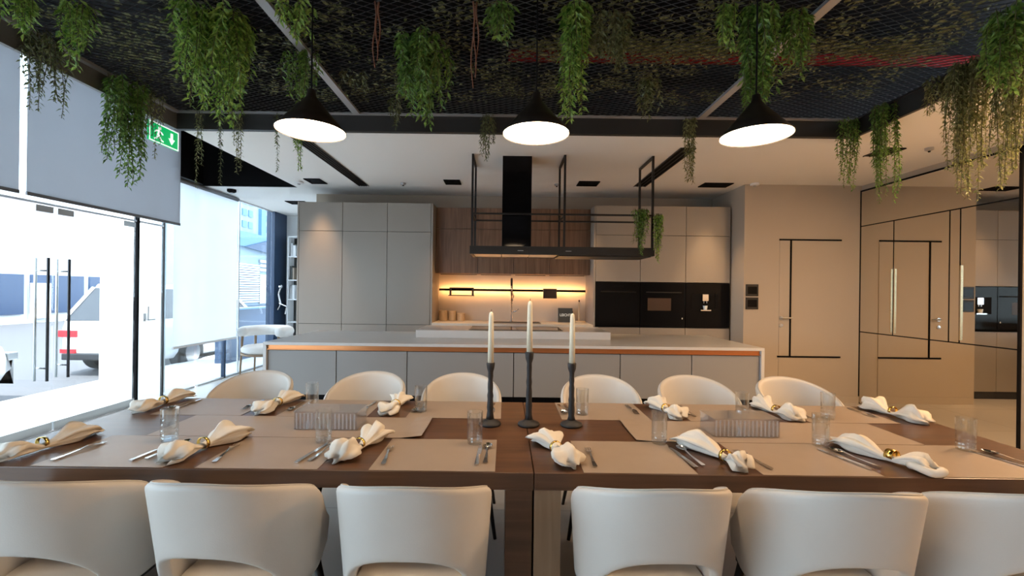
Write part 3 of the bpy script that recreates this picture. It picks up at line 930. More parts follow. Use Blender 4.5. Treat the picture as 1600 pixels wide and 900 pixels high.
t = thing('paper_roll_holder', 'slim wooden kitchen roll holder beside the dark sign', 'holder', (1.105, 6.50, 0.953))
MB().lathe([(0.08, 0.9535), (0.08, 0.968), (0.07, 0.975)], 1.105, 6.50, 24).build('base', 'oak', t)
MB().lathe([(0.014, 0.975), (0.014, 1.25), (0.008, 1.255)], 1.085, 6.50, 12).build('post', 'oak', t)
MB().lathe([(0.008, 1.255), (0.012, 1.27), (0.008, 1.285)], 1.085, 6.50, 12).build('knob', 'bronze', t)

# wall switches
for z0, z1, lb in ((1.375, 1.53, 'upper black square switch plate on the beige wall'), (1.205, 1.36, 'lower black square switch plate on the beige wall')):
    t = thing('switch_plate', lb, 'switch', (3.2, 5.745, z0), 'black switch plates on the wall')
    box('plate', 3.125, 3.285, 5.735, 5.7495, z0, z1, 'blackmetal', t, 0.004)
    box('display', 3.145, 3.265, 5.733, 5.735, z0 + 0.03, z1 - 0.03, 'blackglass', t)

# ------------------------------------------------------------------ island
IX0, IX1, IY0, IY1 = -2.23, 2.395, 4.08, 5.26
wt = thing('island_worktop', 'long pale stone island worktop with waterfall ends and copper edge', 'worktop', (0.08, 4.67, 0.0))
box('slab', IX0, IX1, IY0 - 0.01, IY1, 0.878, 0.905, 'worktop', wt, 0.002)
box('end_panel', IX0, IX0 + 0.03, IY0 - 0.01, IY1, 0.0, 0.877, 'worktop', wt, 0.002)
box('end_panel', IX1 - 0.03, IX1, IY0 - 0.01, IY1, 0.0, 0.877, 'worktop', wt, 0.002)
box('raised_platform', -0.93, 1.10, 4.60, 5.255, 0.9055, 0.985, 'worktop', wt, 0.003)
box('copper_channel', IX0 + 0.035, IX1 - 0.035, IY0 + 0.012, IY0 + 0.03, 0.835, 0.876, 'copper', wt)
box('copper_lip', IX0 + 0.035, IX1 - 0.035, IY0 - 0.004, IY0 + 0.011, 0.835, 0.842, 'copper', wt)
hb = thing('cooktop', 'flat dark cooktop set on the raised island platform', 'cooktop', (0.11, 4.9, 0.9855))
box('glass', -0.38, 0.61, 4.68, 5.14, 0.9855, 0.990, 'blackglass', hb, 0.001)
fm = MB().box(-0.385, 0.615, 4.675, 4.68, 0.9855, 0.992).box(-0.385, 0.615, 5.14, 5.145, 0.9855, 0.992)
fm.build('frame', 'darkmetal', hb)
xs = [IX0 + 0.034, -1.561, -0.905, 0.083, 1.07, 1.733, IX1 - 0.034]
nm = ['grey island cabinet at the window end', 'second grey island cabinet from the window end', 'wide grey island cabinet left of the centre seam', 'wide grey island cabinet right of the centre seam', 'grey island cabinet second from the right end', 'grey island cabinet at the right end by the door']
for i in range(6):
    x0, x1 = xs[i], xs[i + 1]
    t = thing('island_cabinet', nm[i], 'cabinet', ((x0 + x1) / 2, 4.6, 0), 'grey island cabinets facing the table')
    box('body', x0 + 0.001, x1 - 0.001, IY0 + 0.035, IY1 - 0.02, 0.42, 0.834, 'charcoal', t)
    box('door', x0 + 0.004, x1 - 0.004, IY0 + 0.012, IY0 + 0.034, 0.42, 0.828, 'islandfront', t, 0.0015)
    box('plinth', x0 + 0.001, x1 - 0.001, IY0 + 0.10, IY1 - 0.08, 0.0, 0.419, 'black', t)

# ------------------------------------------------------------------ hanging hood rack
hd = thing('hood_rack', 'black ceiling-hung extractor hood with open shelf rack over the island', 'hood', (0.58, 4.83, 1.78))
HX0, HX1, HY0, HY1 = -0.38, 1.547, 4.60, 5.09
tr = MB().box(HX0, HX1, HY0, HY0 + 0.03, 1.785, 1.87).box(HX0, HX1, HY1 - 0.03, HY1, 1.785, 1.87).box(HX0, HX0 + 0.03, HY0 + 0.03, HY1 - 0.03, 1.785, 1.87).box(HX1 - 0.03, HX1, HY0 + 0.03, HY1 - 0.03, 1.785, 1.87)
tr.build('tray_frame', 'blackmetal', hd)
for i in range(3):
    x0 = HX0 + 0.03 + i * 0.30
    box('filter_panel', x0 + 0.004, x0 + 0.296, HY0 + 0.03, HY1 - 0.03, 1.79, 1.80, 'steel', hd)
box('lower_tray', HX0 + 0.935, HX1 - 0.03, HY0 + 0.03, HY1 - 0.03, 1.775, 1.80, 'blackmetal', hd)
box('top_plate', HX0 + 0.03, HX1 - 0.03, HY0 + 0.03, HY1 - 0.03, 1.855, 1.868, 'blackmetal', hd)
box('duct', -0.047, 0.262, HY0 + 0.06, HY0 + 0.38, 1.868, ZC - 0.001, 'blackglass', hd, 0.003)
for x in (-0.358, 0.605, 1.524):
    for y in (HY0 + 0.012, HY1 - 0.024):
        box('post', x - 0.011, x + 0.011, y - 0.011, y + 0.011, 1.87, ZC - 0.001, 'blackmetal', hd)
    box('top_bar', x - 0.011, x + 0.011, HY0 + 0.024, HY1 - 0.036, ZC - 0.026, ZC - 0.001, 'blackmetal', hd)
    box('shelf_bar', x - 0.009, x + 0.009, HY0 + 0.024, HY1 - 0.036, 2.199, 2.217, 'blackmetal', hd)
for y in (HY0 + 0.012, HY1 - 0.024):
    for x0, x1 in ((-0.346, 0.593), (0.617, 1.512)):
        box('shelf_bar', x0, x1, y - 0.009, y + 0.009, 2.199, 2.217, 'blackmetal', hd)
for x in (0.12, 0.62):
    box('control_mark', x, x + 0.06, HY0 - 0.001, HY0, 1.822, 1.828, 'lip', hd)

# ================================================================== NOOK
ac = thing('lounge_chair', 'white rounded lounge chair with dark wooden legs behind the island', 'armchair', (-3.87, 7.15, 0))
def ring_cushion(cx, cy_, rx, ry, z, r, a0, a1, n=28):
    return [(cx + rx * math.cos(a0 + (a1 - a0) * i / n), cy_ + ry * math.sin(a0 + (a1 - a0) * i / n), z) for i in range(n + 1)]
p = ring_cushion(-3.87, 7.15, 0.33, 0.32, 0.70, 0.1, R(215), R(-35))
MB().tube(p, [0.06] + [0.085] * (len(p) - 2) + [0.06], 14).build('backrest', 'boucle', ac, smooth=True)
MB().lathe([(0.26, 0.36), (0.33, 0.39), (0.34, 0.44), (0.31, 0.48), (0.2, 0.495)], -3.87, 7.12, 28).build('seat', 'boucle', ac, smooth=True)
p = ring_cushion(-3.87, 7.15, 0.34, 0.33, 0.35, 0.03, R(0), R(360))
MB().tube(p, 0.018, 8).build('frame_ring', 'gold_light', ac, smooth=True)
for a in (-150, -30, 35, 145):
    c, s = math.cos(R(a)), math.sin(R(a))
    MB().tube([(-3.87 + 0.36 * c, 7.15 + 0.35 * s, 0.0), (-3.87 + 0.33 * c, 7.15 + 0.32 * s, 0.64)], [0.013, 0.02], 10).build('leg', 'gold_light', ac, smooth=True)
bs = thing('bookshelf', 'narrow open shelf on the white wall beside the tall cabinets', 'shelf', (-3.75, 8.52, 0.0))
box('back_panel', -4.16, -3.3, 8.655, 8.668, 0, 2.4, 'signdark', bs)
for x in (-4.17, -3.32):
    box('upright', x, x + 0.02, 8.42, 8.655, 0, 2.4, 'whitewall', bs)
for z in (0.02, 0.75, 1.18, 1.55, 2.0, 2.38):
    box('shelf_board', -4.15, -3.32, 8.42, 8.655, z, z + 0.02, 'whitewall', bs)
rng = random.Random(5)
bnames = ['grey', 'white', 'dark', 'beige', 'grey', 'white']
bi = 0
for z in (1.20, 1.57, 2.02):
    x = -4.14
    for q in range(2):
        w = 0.03 + rng.random() * 0.02
        hh = 0.2 + rng.random() * 0.07
        tg = box('book', x, x + w, 8.47, 8.64, z + 0.001, z + hh, ['lip', 'whitewall', 'signdark', 'paper', 'lip', 'whitewall'][bi], None, 0.002)
        tag(tg, '%s book on the %s board of the nook shelf, %s' % (bnames[bi], ['lower', 'middle', 'upper'][bi // 2], ['leftmost', 'second from left'][q]), 'book', 'books on the nook shelf')
        bi += 1
        x += w + 0.004

# ================================================================== DINING TABLES
TY0, TY1, TZ = 1.58, 2.59, 0.75
def table(label, x0, x1, inner):
    t = thing('dining_table', label, 'table', ((x0 + x1) / 2, (TY0 + TY1) / 2, 0), 'dining tables pushed end to end')
    box('table_top', x0, x1, TY0, TY1, 0.688, TZ, 'table', t, 0.003)
    box('leg_panel', x0 + 0.002, x0 + 0.10, TY0 + 0.03, TY1 - 0.03, 0, 0.687, 'tableleg' if inner > 0 else 'table', t, 0.002)
    box('leg_panel', x1 - 0.10, x1 - 0.002, TY0 + 0.03, TY1 - 0.03, 0, 0.687, 'table', t, 0.002)
    box('support_beam', x0 + 0.10, x1 - 0.10, 2.05, 2.12, 0.62, 0.687, 'darkmetal', t)
table('walnut dining table on the window side of the seam', -2.0, 0.1085, -1)
table('walnut dining table on the mirror side of the seam', 0.1115, 2.22, 1)

# paper mats and runners
def sheet(name, label, x0, x1, y0, y1, cat, group, curl=0.0, curl_side=0, z=TZ + 0.0006, th=0.0012, seed=0):
    rg = random.Random(seed)
    nx, ny = 14, 4
    mb = MB()
    for lay in (0, 1):
        for j in range(ny + 1):
            for i in range(nx + 1):
                u, w = i / nx, j / ny
                zz = z + (th if lay else 0)
                if curl:
                    d = (u - 0.86) / 0.14 if curl_side > 0 else (0.14 - u) / 0.14
                    if d > 0:
                        zz += curl * d * d * (0.7 + 0.3 * math.sin(3 * w + seed))
                mb.v.append((x0 + (x1 - x0) * u, y0 + (y1 - y0) * w, zz))
    n1 = nx + 1
    tot = n1 * (ny + 1)
    for j in range(ny):
        for i in range(nx):
            a = j * n1 + i
            mb.f.append((a, a + n1, a + n1 + 1, a + 1))
            b = a + tot
            mb.f.append((b, b + 1, b + n1 + 1, b + n1))
    for i in range(nx):
        mb.f.append((i, i + 1, i + 1 + tot, i + tot))
        a = ny * n1 + i
        mb.f.append((a + 1, a, a + tot, a + 1 + tot))
    for j in range(ny):
        a = j * n1
        mb.f.append((a + n1, a, a + tot, a + n1 + tot))
        a = j * n1 + nx
        mb.f.append((a, a + n1, a + n1 + tot, a + tot))
    o = mb.build(name, 'paper')
    return tag(o, label, cat, group)
NEAR = [(-1.70, -1.225), (-1.11, -0.67), (-0.485, -0.03), (0.29, 0.70), (0.935, 1.37), (1.54, 2.0)]
FAR = [(-1.80, -1.34), (-1.16, -0.70), (-0.50, -0.016), (0.295, 0.75), (0.95, 1.40), (1.56, 2.02)]
for i, (a, b) in enumerate(NEAR):
    sheet('placemat', 'kraft paper placemat on the near side of the table, %s from the window' % ORD[i], a, b, TY0 + 0.006, 1.924, 'placemat', 'paper placemats on the tables', seed=i)
for i, (a, b) in enumerate(FAR):
    sheet('placemat', 'kraft paper placemat on the island side of the table, %s from the window' % ORD[i], a, b, 2.245, TY1 - 0.006, 'placemat', 'paper placemats on the tables', seed=i + 9)
sheet('table_runner', 'kraft paper runner down the middle of the left table, lifted at its end', -1.56, -0.36, 1.928, 2.240, 'runner', 'paper table runners', 0.018, 1, seed=3)
sheet('table_runner', 'kraft paper runner down the middle of the right table, lifted at its end', 0.58, 1.84, 1.928, 2.240, 'runner', 'paper table runners', 0.014, -1, seed=4)
ZP = TZ + 0.0025

# ------------------------------------------------------------------ chairs
def plan_curve(n=22):
    """half plan of the shell from the rear centre round to the arm front: (x, y)"""
    a, b, e = 0.258, 0.25, 2.4
    pts = []
    for i in range(n):
        th = (math.pi / 2) * i / (n - 1)
        pts.append((a * math.sin(th) ** (2 / e), -b * math.cos(th) ** (2 / e)))
    for i in range(1, 6):
        pts.append((a - 0.004 * i, 0.026 * i))
    # resample by length
    L = [0]
    for i in range(1, len(pts)):
        L.append(L[-1] + math.hypot(pts[i][0] - pts[i - 1][0], pts[i][1] - pts[i - 1][1]))
    out = []
    N = 26
    for k in range(N + 1):
        s = L[-1] * k / N
        i = 1
        while i < len(L) - 1 and L[i] < s:
            i += 1
        t = (s - L[i - 1]) / max(1e-9, L[i] - L[i - 1])
        out.append((pts[i - 1][0] + (pts[i][0] - pts[i - 1][0]) * t, pts[i - 1][1] + (pts[i][1] - pts[i - 1][1]) * t, s / L[-1]))
    return out

def sstep(a, b, x):
    t = max(0, min(1, (x - a) / (b - a)))
    return t * t * (3 - 2 * t)

def make_chair():
    root = thing('dining_chair', 'x', 'chair', (0, 0, 0))
    half = plan_curve()
    full = [(-x, y, -u) for x, y, u in reversed(half[1:])] + list(half)
    mb = MB()
    nt = 12
    secs = []
    for x, y, u in full:
        au = abs(u)
        zt = 0.846 - 0.215 * au ** 2.0 - 0.06 * sstep(0.66, 0.95, au)
        xr = min(1.0, abs(x) / 0.252)
        zb = 0.43 + 0.185 * math.sqrt(max(0, 1 - (xr / 0.88) ** 2.6)) if (y < 0 and xr < 0.86) else 0.43
        if y > -0.05: zb = 0.43 + 0.03 * sstep(0.8, 1.0, au)
        r = math.hypot(x, y)
        nx_, ny_ = x / r, y / r
        ring = []
        th = 0.034
        def P(z, off):
            k = 0.90 + 0.10 * (z - 0.43) / 0.40
            yy = y * k - (0.045 * (z - 0.43) / 0.4 if y < 0 else 0.0) * (abs(y) / 0.25)
            return (x * k - nx_ * off, yy - ny_ * off, z)
        for i in range(nt + 1):
            ring.append(P(zb + 0.012 + (zt - 0.017 - zb - 0.012) * i / nt, 0.0))
        for a in (30, 60, 90, 120, 150):
            ring.append(P(zt - 0.017 + 0.017 * math.sin(R(a)), th / 2 - th / 2 * math.cos(R(a))))
        for i in range(nt + 1):
            ring.append(P(zt - 0.017 + (zb + 0.012 - zt + 0.017) * i / nt, th))
        for a in (45, 90, 135):
            ring.append(P(zb + 0.012 - 0.012 * math.sin(R(a)), th / 2 + th / 2 * math.cos(R(a))))
        secs.append(ring)
    n = len(secs[0])
    for s in secs:
        mb.v += s
    for i in range(len(secs) - 1):
        for j in range(n):
            j2 = (j + 1) % n
            mb.f.append((i * n + j, i * n + j2, (i + 1) * n + j2, (i + 1) * n + j))
    mb.f.append(tuple(range(n)))
    mb.f.append(tuple((len(secs) - 1) * n + j for j in reversed(range(n))))
    back = mb.build('backrest', 'leather', root, smooth=True)
    MB().tube([s[nt + 3] for s in secs], 0.0035, 6).build('piping', 'seam', back, smooth=True)
    # seat cushion
    def outline(k):
        pts = []
        for i in range(40):
            th = 2 * math.pi * i / 40
            c, s = math.cos(th), math.sin(th)
            pts.append((0.205 * k * math.copysign(abs(c) ** 0.75, c), 0.01 + 0.205 * k * math.copysign(abs(s) ** 0.75, s)))
        return pts
    sc = MB()
    prof = [(0.90, 0.40), (0.985, 0.41), (1.0, 0.425), (0.985, 0.442), (0.92, 0.454), (0.6, 0.46)]
    for k, z in prof:
        sc.v += [(x, y, z) for x, y in outline(k)]
    for i in range(len(prof) - 1):
        for j in range(40):
            j2 = (j + 1) % 40
            sc.f.append((i * 40 + j, i * 40 + j2, (i + 1) * 40 + j2, (i + 1) * 40 + j))
    sc.f.append(tuple(reversed(range(40))))
    sc.f.append(tuple((len(prof) - 1) * 40 + j for j in range(40)))
    sc.build('seat', 'leather', root, smooth=True)
    MB().box(-0.17, 0.17, -0.16, 0.18, 0.375, 0.399).build('seat_frame', 'blackmetal', root)
    for sx in (-1, 1):
        for sy in (-1, 1):
            MB().tube([(sx * 0.155, 0.01 + sy * 0.15, 0.376), (sx * 0.215, 0.0 + sy * 0.21, 0.0)], [0.016, 0.010], 10).build('leg', 'blackmetal', root, smooth=True)
    return root
chair = make_chair()
NX = [-1.44, -0.868, -0.288, 0.482, 1.063, 1.64]
NA = [1, -2, 0, 1, -2, 3]
FXC = [-1.585, -0.875, -0.265, 0.598, 1.22, 1.855]
FA = [3, -2, 2, -3, -2, 2]
NLAB = ['white dining chair on the near side at the left edge of the photo', 'white dining chair on the near side, second from the left edge', 'white dining chair on the near side just left of the table seam',
        'white dining chair on the near side just right of the table seam', 'white dining chair on the near side, second from the right edge', 'white dining chair on the near side at the right edge of the photo']
FLAB = ['white dining chair on the island side nearest the window', 'white dining chair on the island side, second from the window', 'white dining chair on the island side just left of the candles',
        'white dining chair on the island side just right of the candles', 'white dining chair on the island side, second from the mirror', 'white dining chair on the island side nearest the mirror']
for i in range(12):
    c = chair if i == 0 else copy_tree(chair)
    if i < 6:
        c.location = (NX[i], 1.522 + 0.010 * math.sin(i * 3), 0)
        c.rotation_euler = (0, 0, R(NA[i]))
        tag(c, NLAB[i], 'chair', 'white dining chairs around the tables')
    else:
        c.location = (FXC[i - 6], 2.70 + 0.012 * math.sin(i * 2), 0)
        c.rotation_euler = (0, 0, R(180 + FA[i - 6]))
        tag(c, FLAB[i - 6], 'chair', 'white dining chairs around the tables')

# ------------------------------------------------------------------ cutlery
def make_fork():
    mb = MB()
    hl = [(-0.10, 0.0065), (-0.095, 0.0085), (-0.05, 0.006), (0.0, 0.0035), (0.03, 0.0035), (0.042, 0.011), (0.055, 0.0125)]
    def zc(y):
        return 0.003 + 0.007 * math.exp(-((y - 0.03) / 0.03) ** 2)
    b = len(mb.v)
    for y, w in hl:
        z = zc(y)
        mb.v += [(-w, y, z), (w, y, z), (w, y, z + 0.0022), (-w, y, z + 0.0022)]
    for i in range(len(hl) - 1):
        for j in range(4):
            j2 = (j + 1) % 4
            mb.f.append((b + i * 4 + j, b + i * 4 + j2, b + (i + 1) * 4 + j2, b + (i + 1) * 4 + j))
    mb.f.append((b + 3, b + 2, b + 1, b))
    e = b + (len(hl) - 1) * 4
    mb.f.append((e, e + 1, e + 2, e + 3))
    for x in (-0.0105, -0.0035, 0.0035, 0.0105):
        bb = len(mb.v)
        for y, w, z in ((0.0551, 0.0018, zc(0.055)), (0.08, 0.0016, 0.0015), (0.10, 0.0008, 0.003)):
            mb.v += [(x - w, y, z), (x + w, y, z), (x + w, y, z + 0.002), (x - w, y, z + 0.002)]
        for i in range(2):
            for j in range(4):
                j2 = (j + 1) % 4
                mb.f.append((bb + i * 4 + j, bb + i * 4 + j2, bb + (i + 1) * 4 + j2, bb + (i + 1) * 4 + j))
        mb.f.append((bb + 8, bb + 9, bb + 10, bb + 11))
    return mb.build('fork', 'silver', origin=(0, 0, 0))

def make_spoon():
    mb = MB()
    hl = [(-0.10, 0.0065), (-0.095, 0.0085), (-0.05, 0.006), (0.0, 0.0035), (0.045, 0.0035)]
    for i, (y, w) in enumerate(hl):
        z = 0.003 + 0.007 * math.exp(-((y - 0.04) / 0.03) ** 2)
        mb.v += [(-w, y, z), (w, y, z), (w, y, z + 0.0022), (-w, y, z + 0.0022)]
    for i in range(len(hl) - 1):
        for j in range(4):
            j2 = (j + 1) % 4
            mb.f.append((i * 4 + j, i * 4 + j2, (i + 1) * 4 + j2, (i + 1) * 4 + j))
    mb.f.append((3, 2, 1, 0))
    # bowl
    b = len(mb.v)
    rings = [(1.0, 0.010), (0.9, 0.0065), (0.65, 0.003), (0.3, 0.0012)]
    for k, z in rings:
        for j in range(20):
            th = 2 * math.pi * j / 20
            mb.v.append((0.019 * k * math.cos(th), 0.074 + 0.031 * k * math.sin(th), z))
    for i in range(3):
        for j in range(20):
            j2 = (j + 1) % 20
            mb.f.append((b + i * 20 + j, b + i * 20 + j2, b + (i + 1) * 20 + j2, b + (i + 1) * 20 + j))
    mb.f.append(tuple(b + 60 + j for j in range(20)))
    return mb.build('spoon', 'silver', origin=(0, 0, 0), smooth=False)

def make_knife():
    mb = MB()
    mb.prism([(-0.008, -0.11), (0.008, -0.11), (0.007, -0.04), (0.0055, 0.0), (-0.0055, 0.0), (-0.007, -0.04)], 'z', 0.001, 0.006)
    mb.prism([(-0.0065, 0.0), (0.0085, 0.0), (0.0095, 0.06), (0.006, 0.095), (-0.003, 0.115), (-0.0065, 0.10)], 'z', 0.002, 0.0035)
    return mb.build('knife', 'silver', origin=(0, 0, 0))

protos = {'fork': make_fork(), 'spoon': make_spoon(), 'knife': make_knife()}
used = set()
def put(kind, x, y, ang, label):
    o = protos[kind]
    if kind in used:
        o = o.copy()
        col.objects.link(o)
    used.add(kind)
    o.location = (x, y, ZP)
    o.rotation_euler = (0, 0, R(ang))
    tag(o, label, kind, '%ss laid on the placemats' % kind)
cut_n = [  # near side: fork (x, ang), spoon, knife
    ((-1.66, 4), (-1.33, 6), (-1.37, 6)),
    ((-1.085, -9), (-0.715, 8), (-0.752, 8)),
    ((-0.455, -6), (-0.067, 1), (-0.098, 1)),
    ((0.343, 2), (0.742, -5), (0.705, -5)),
    ((0.975, -10), (1.395, -14), (1.345, -14)),
    ((1.585, -5), (2.03, -12), (1.985, -12))]
for i, (f_, s_, k_) in enumerate(cut_n):
    w = '%s place from the window on the near side' % ORD[i]
    put('fork', f_[0], 1.73, -f_[1], 'silver fork at the %s' % w)
    put('spoon', s_[0], 1.755, -s_[1] if i > 2 else -s_[1], 'silver spoon at the %s' % w)
    put('knife', k_[0], 1.745, -k_[1], 'silver knife at the %s' % w)
for i, (a, b) in enumerate(FAR):
    w = '%s place from the window on the island side' % ORD[i]
    put('fork', b - 0.045, 2.44, 180 + 3 * math.sin(i * 5), 'silver fork at the %s' % w)
    put('knife', a + 0.055, 2.43, 180 + 3 * math.sin(i * 7), 'silver knife at the %s' % w)
    put('spoon', a + 0.02, 2.43, 180 + 3 * math.sin(i * 7), 'silver spoon at the %s' % w)

# ------------------------------------------------------------------ napkins in gold rings
def napkin(label, ax, ay, bx, by, seed, pinch=0.5, fat=(0.05, 0.045), loop=False, zb=ZP):
    rg = random.Random(seed)
    A, B = Vector((ax, ay, 0)), Vector((bx, by, 0))
    L = (B - A).length
    d = (B - A).normalized()
    s = Vector((-d.y, d.x, 0))
    t = thing('napkin', label, 'napkin', (A.x + d.x * L * pinch, A.y + d.y * L * pinch, zb), 'napkins tied in gold rings')
    mb = MB()
    ns, nr = 26, 28
    ph = [rg.random() * 6.28 for _ in range(6)]
    for i in range(ns + 1):
        u = i / ns
        du = abs(u - pinch) / (pinch if u < pinch else 1 - pinch)
        f0 = fat[0] if u < pinch else fat[1]
        w = 0.017 + (f0 - 0.017) * sstep(0.03, 0.75, du)
        w *= 1.0 - 0.5 * sstep(0.86, 1.0, du)
        hgt = (0.026 + 0.040 * sstep(0.05, 0.6, du)) * (1.0 - 0.62 * sstep(0.75, 1.0, du))
        wob = 0.010 * math.sin(5 * u + ph[0])
        for j in range(nr):
            th = 2 * math.pi * j / nr
            fold = 1 + (0.26 * math.sin(5 * th + ph[1] + 2.2 * u) + 0.18 * math.sin(9 * th + ph[2] - 3 * u) + 0.07 * math.sin(14 * th + ph[3])) * sstep(0.0, 0.4, du) \
                + 0.05 * math.sin(7 * th + ph[4]) + 0.09 * math.sin(17 * u + 3 * th + ph[5]) * sstep(0.1, 0.5, du)
            x = w * fold * math.cos(th) + wob
            z = hgt * (0.5 + 0.5 * fold * math.sin(th) * (0.9 + 0.25 * math.sin(9 * u + ph[5])))
            z = max(0.0006, z)
            endj = 0.02 * math.sin(3 * th + ph[2]) * (1 if i in (0, ns) else 0)
            q = A + d * (L * u + endj) + s * x
            mb.v.append((q.x, q.y, zb + z))
    for i in range(ns):
        for j in range(nr):
            j2 = (j + 1) % nr
            mb.f.append((i * nr + j, i * nr + j2, (i + 1) * nr + j2, (i + 1) * nr + j))
    mb.f.append(tuple(reversed(range(nr))))
    mb.f.append(tuple(ns * nr + j for j in range(nr)))
    if loop:
        c = A + d * (L * 0.93)
        pts = []
        for k in range(15):
            a = -2.4 + 4.8 * k / 14
            q = c + d * (0.05 * math.cos(a)) + s * (0.032 * math.sin(a))
            pts.append((q.x, q.y, zb + 0.017 + 0.004 * math.sin(k)))
        mb.tube(pts, 0.014, 10)
    cl = mb.build('cloth', 'linen', t, smooth=True)
    # ring
    c = A + d * (L * pinch)
    rb = MB()
    rw = 0.014 if loop else 0.007
    nr2 = 24
    for k, (off, r) in enumerate(((-rw, 0.0215), (-rw, 0.0235), (rw, 0.0235), (rw, 0.0215))):
        for j in range(nr2):
            th = 2 * math.pi * j / nr2
            q = c + d * off + s * (r * 1.1 * math.cos(th))
            rb.v.append((q.x, q.y, zb + 0.0245 + r * math.sin(th)))
    for k in range(4):
        k2 = (k + 1) % 4
        for j in range(nr2):
            j2 = (j + 1) % nr2
            rb.f.append((k * nr2 + j, k * nr2 + j2, k2 * nr2 + j2, k2 * nr2 + j))
    rb.build('napkin_ring', 'gold', t, smooth=True)
NAPN = [((-1.80, 1.95), (-1.845, 1.615)), ((-1.165, 1.955), (-1.235, 1.62)), ((-0.55, 1.96), (-0.615, 1.645)), ((0.16, 1.925), (0.26, 1.625)), ((0.775, 1.935), (0.885, 1.615)), ((1.45, 1.935), (1.56, 1.60))]
NAPF = [((-1.855, 2.60), (-1.895, 2.26)), ((-1.225, 2.60), (-1.265, 2.26)), ((-0.575, 2.57), (-0.615, 2.27)), ((0.84, 2.53), (0.915, 2.265)), ((1.455, 2.55), (1.50, 2.25)), ((2.085, 2.56), (2.13, 2.23))]
NP = [0.6, 0.55, 0.55, 0.5, 0.72, 0.62]
NF = [(0.062, 0.05), (0.072, 0.055), (0.06, 0.05), (0.062, 0.056), (0.056, 0.042), (0.056, 0.036)]
FEAT = ['crumpled linen napkin in a ring', 'loosely bunched linen napkin in a ring', 'bow-tied linen napkin in a ring', 'short white bow-shaped napkin in a ring', 'long white napkin in a ring', 'long white napkin with looped end']
for i in range(6):
    napkin('%s on the near side, %s from the window' % (FEAT[i], ORD[i]), *NAPN[i][0], *NAPN[i][1], 20 + i, NP[i], NF[i], i == 5)
for i in range(6):
    napkin('linen napkin in a ring on the island side, %s from the window' % ORD[i], *NAPF[i][0], *NAPF[i][1], 40 + i, 0.5, (0.055, 0.052))

# ------------------------------------------------------------------ tumblers
def make_glass():
    mb = MB()
    R0, Hh = 0.033, 0.135
    prof = [(R0 * 0.93, 0.0), (R0 * 0.95, 0.004)]
    for k in range(1, 6):
        prof.append((R0 * (1.0 if k % 2 else 0.955), 0.004 + 0.007 * k))
    prof += [(R0 * 0.97, 0.05), (R0 * 1.02, Hh), (R0 * 0.97, Hh), (R0 * 0.91, 0.05), (R0 * 0.89, 0.012)]
    mb.lathe(prof, 0, 0, 28)
    return mb.build('glass_tumbler', 'tumbler', origin=(0, 0, 0), smooth=False)
g0 = make_glass()
GL = [(-1.417, 1.872), (-0.765, 1.875), (-0.123, 1.88), (0.672, 1.91), (1.365, 1.903), (1.956, 1.87),
      (-1.05, 2.415), (-0.446, 2.365), (0.414, 2.342), (1.25, 2.32), (1.70, 2.32)]
for i, (x, y) in enumerate(GL):
    g = g0 if i == 0 else g0.copy()
    if i:
        col.objects.link(g)
    g.location = (x, y, ZP)
    tag(g, 'clear ribbed tumbler on the %s side, %s from the window' % (('near', ORD[i]) if i < 6 else ('island', ORD[i - 6])), 'glass', 'clear tumblers on the tables')

# ------------------------------------------------------------------ acrylic boxes
def acrylic_box(label, x0, x1, y0, y1, hgt, rot):
    cx, cy_ = (x0 + x1) / 2, (y0 + y1) / 2
    t = thing('acrylic_box', label, 'box', (cx, cy_, ZP), 'clear acrylic boxes')
    z = ZP
    box('base', x0, x1, y0, y1, z, z + 0.004, 'acrylic', t)
    box('wall_panel', x0, x0 + 0.004, y0, y1, z + 0.004, z + hgt, 'acrylic', t)
    box('wall_panel', x1 - 0.004, x1, y0, y1, z + 0.004, z + hgt, 'acrylic', t)
    box('wall_panel', x0 + 0.004, x1 - 0.004, y1 - 0.004, y1, z + 0.004, z + hgt, 'acrylic', t)
    box('wall_panel', x0 + 0.004, x1 - 0.004, y0, y0 + 0.004, z + 0.004, z + hgt, 'acrylic', t)
    lid = box('lid', x0 - 0.003, x1 + 0.003, y0 - 0.003, y1 + 0.003, z + hgt, z + hgt + 0.004, 'acrylic', t)
    n = 16
    for i in range(n):
        x = x0 + 0.012 + (x1 - x0 - 0.024) * i / (n - 1)
        box('rib', x - 0.003, x + 0.003, y0 - 0.003, y0, z + 0.004, z + hgt - 0.006, 'acrylicrib', t)
    t.rotation_euler = (0, 0, R(rot))
acrylic_box('clear ribbed acrylic box on the left table runner', -0.965, -0.675, 2.03, 2.17, 0.08, 0)
acrylic_box('clear ribbed acrylic box on the right table runner', 0.95, 1.25, 2.0, 2.14, 0.08, 0)

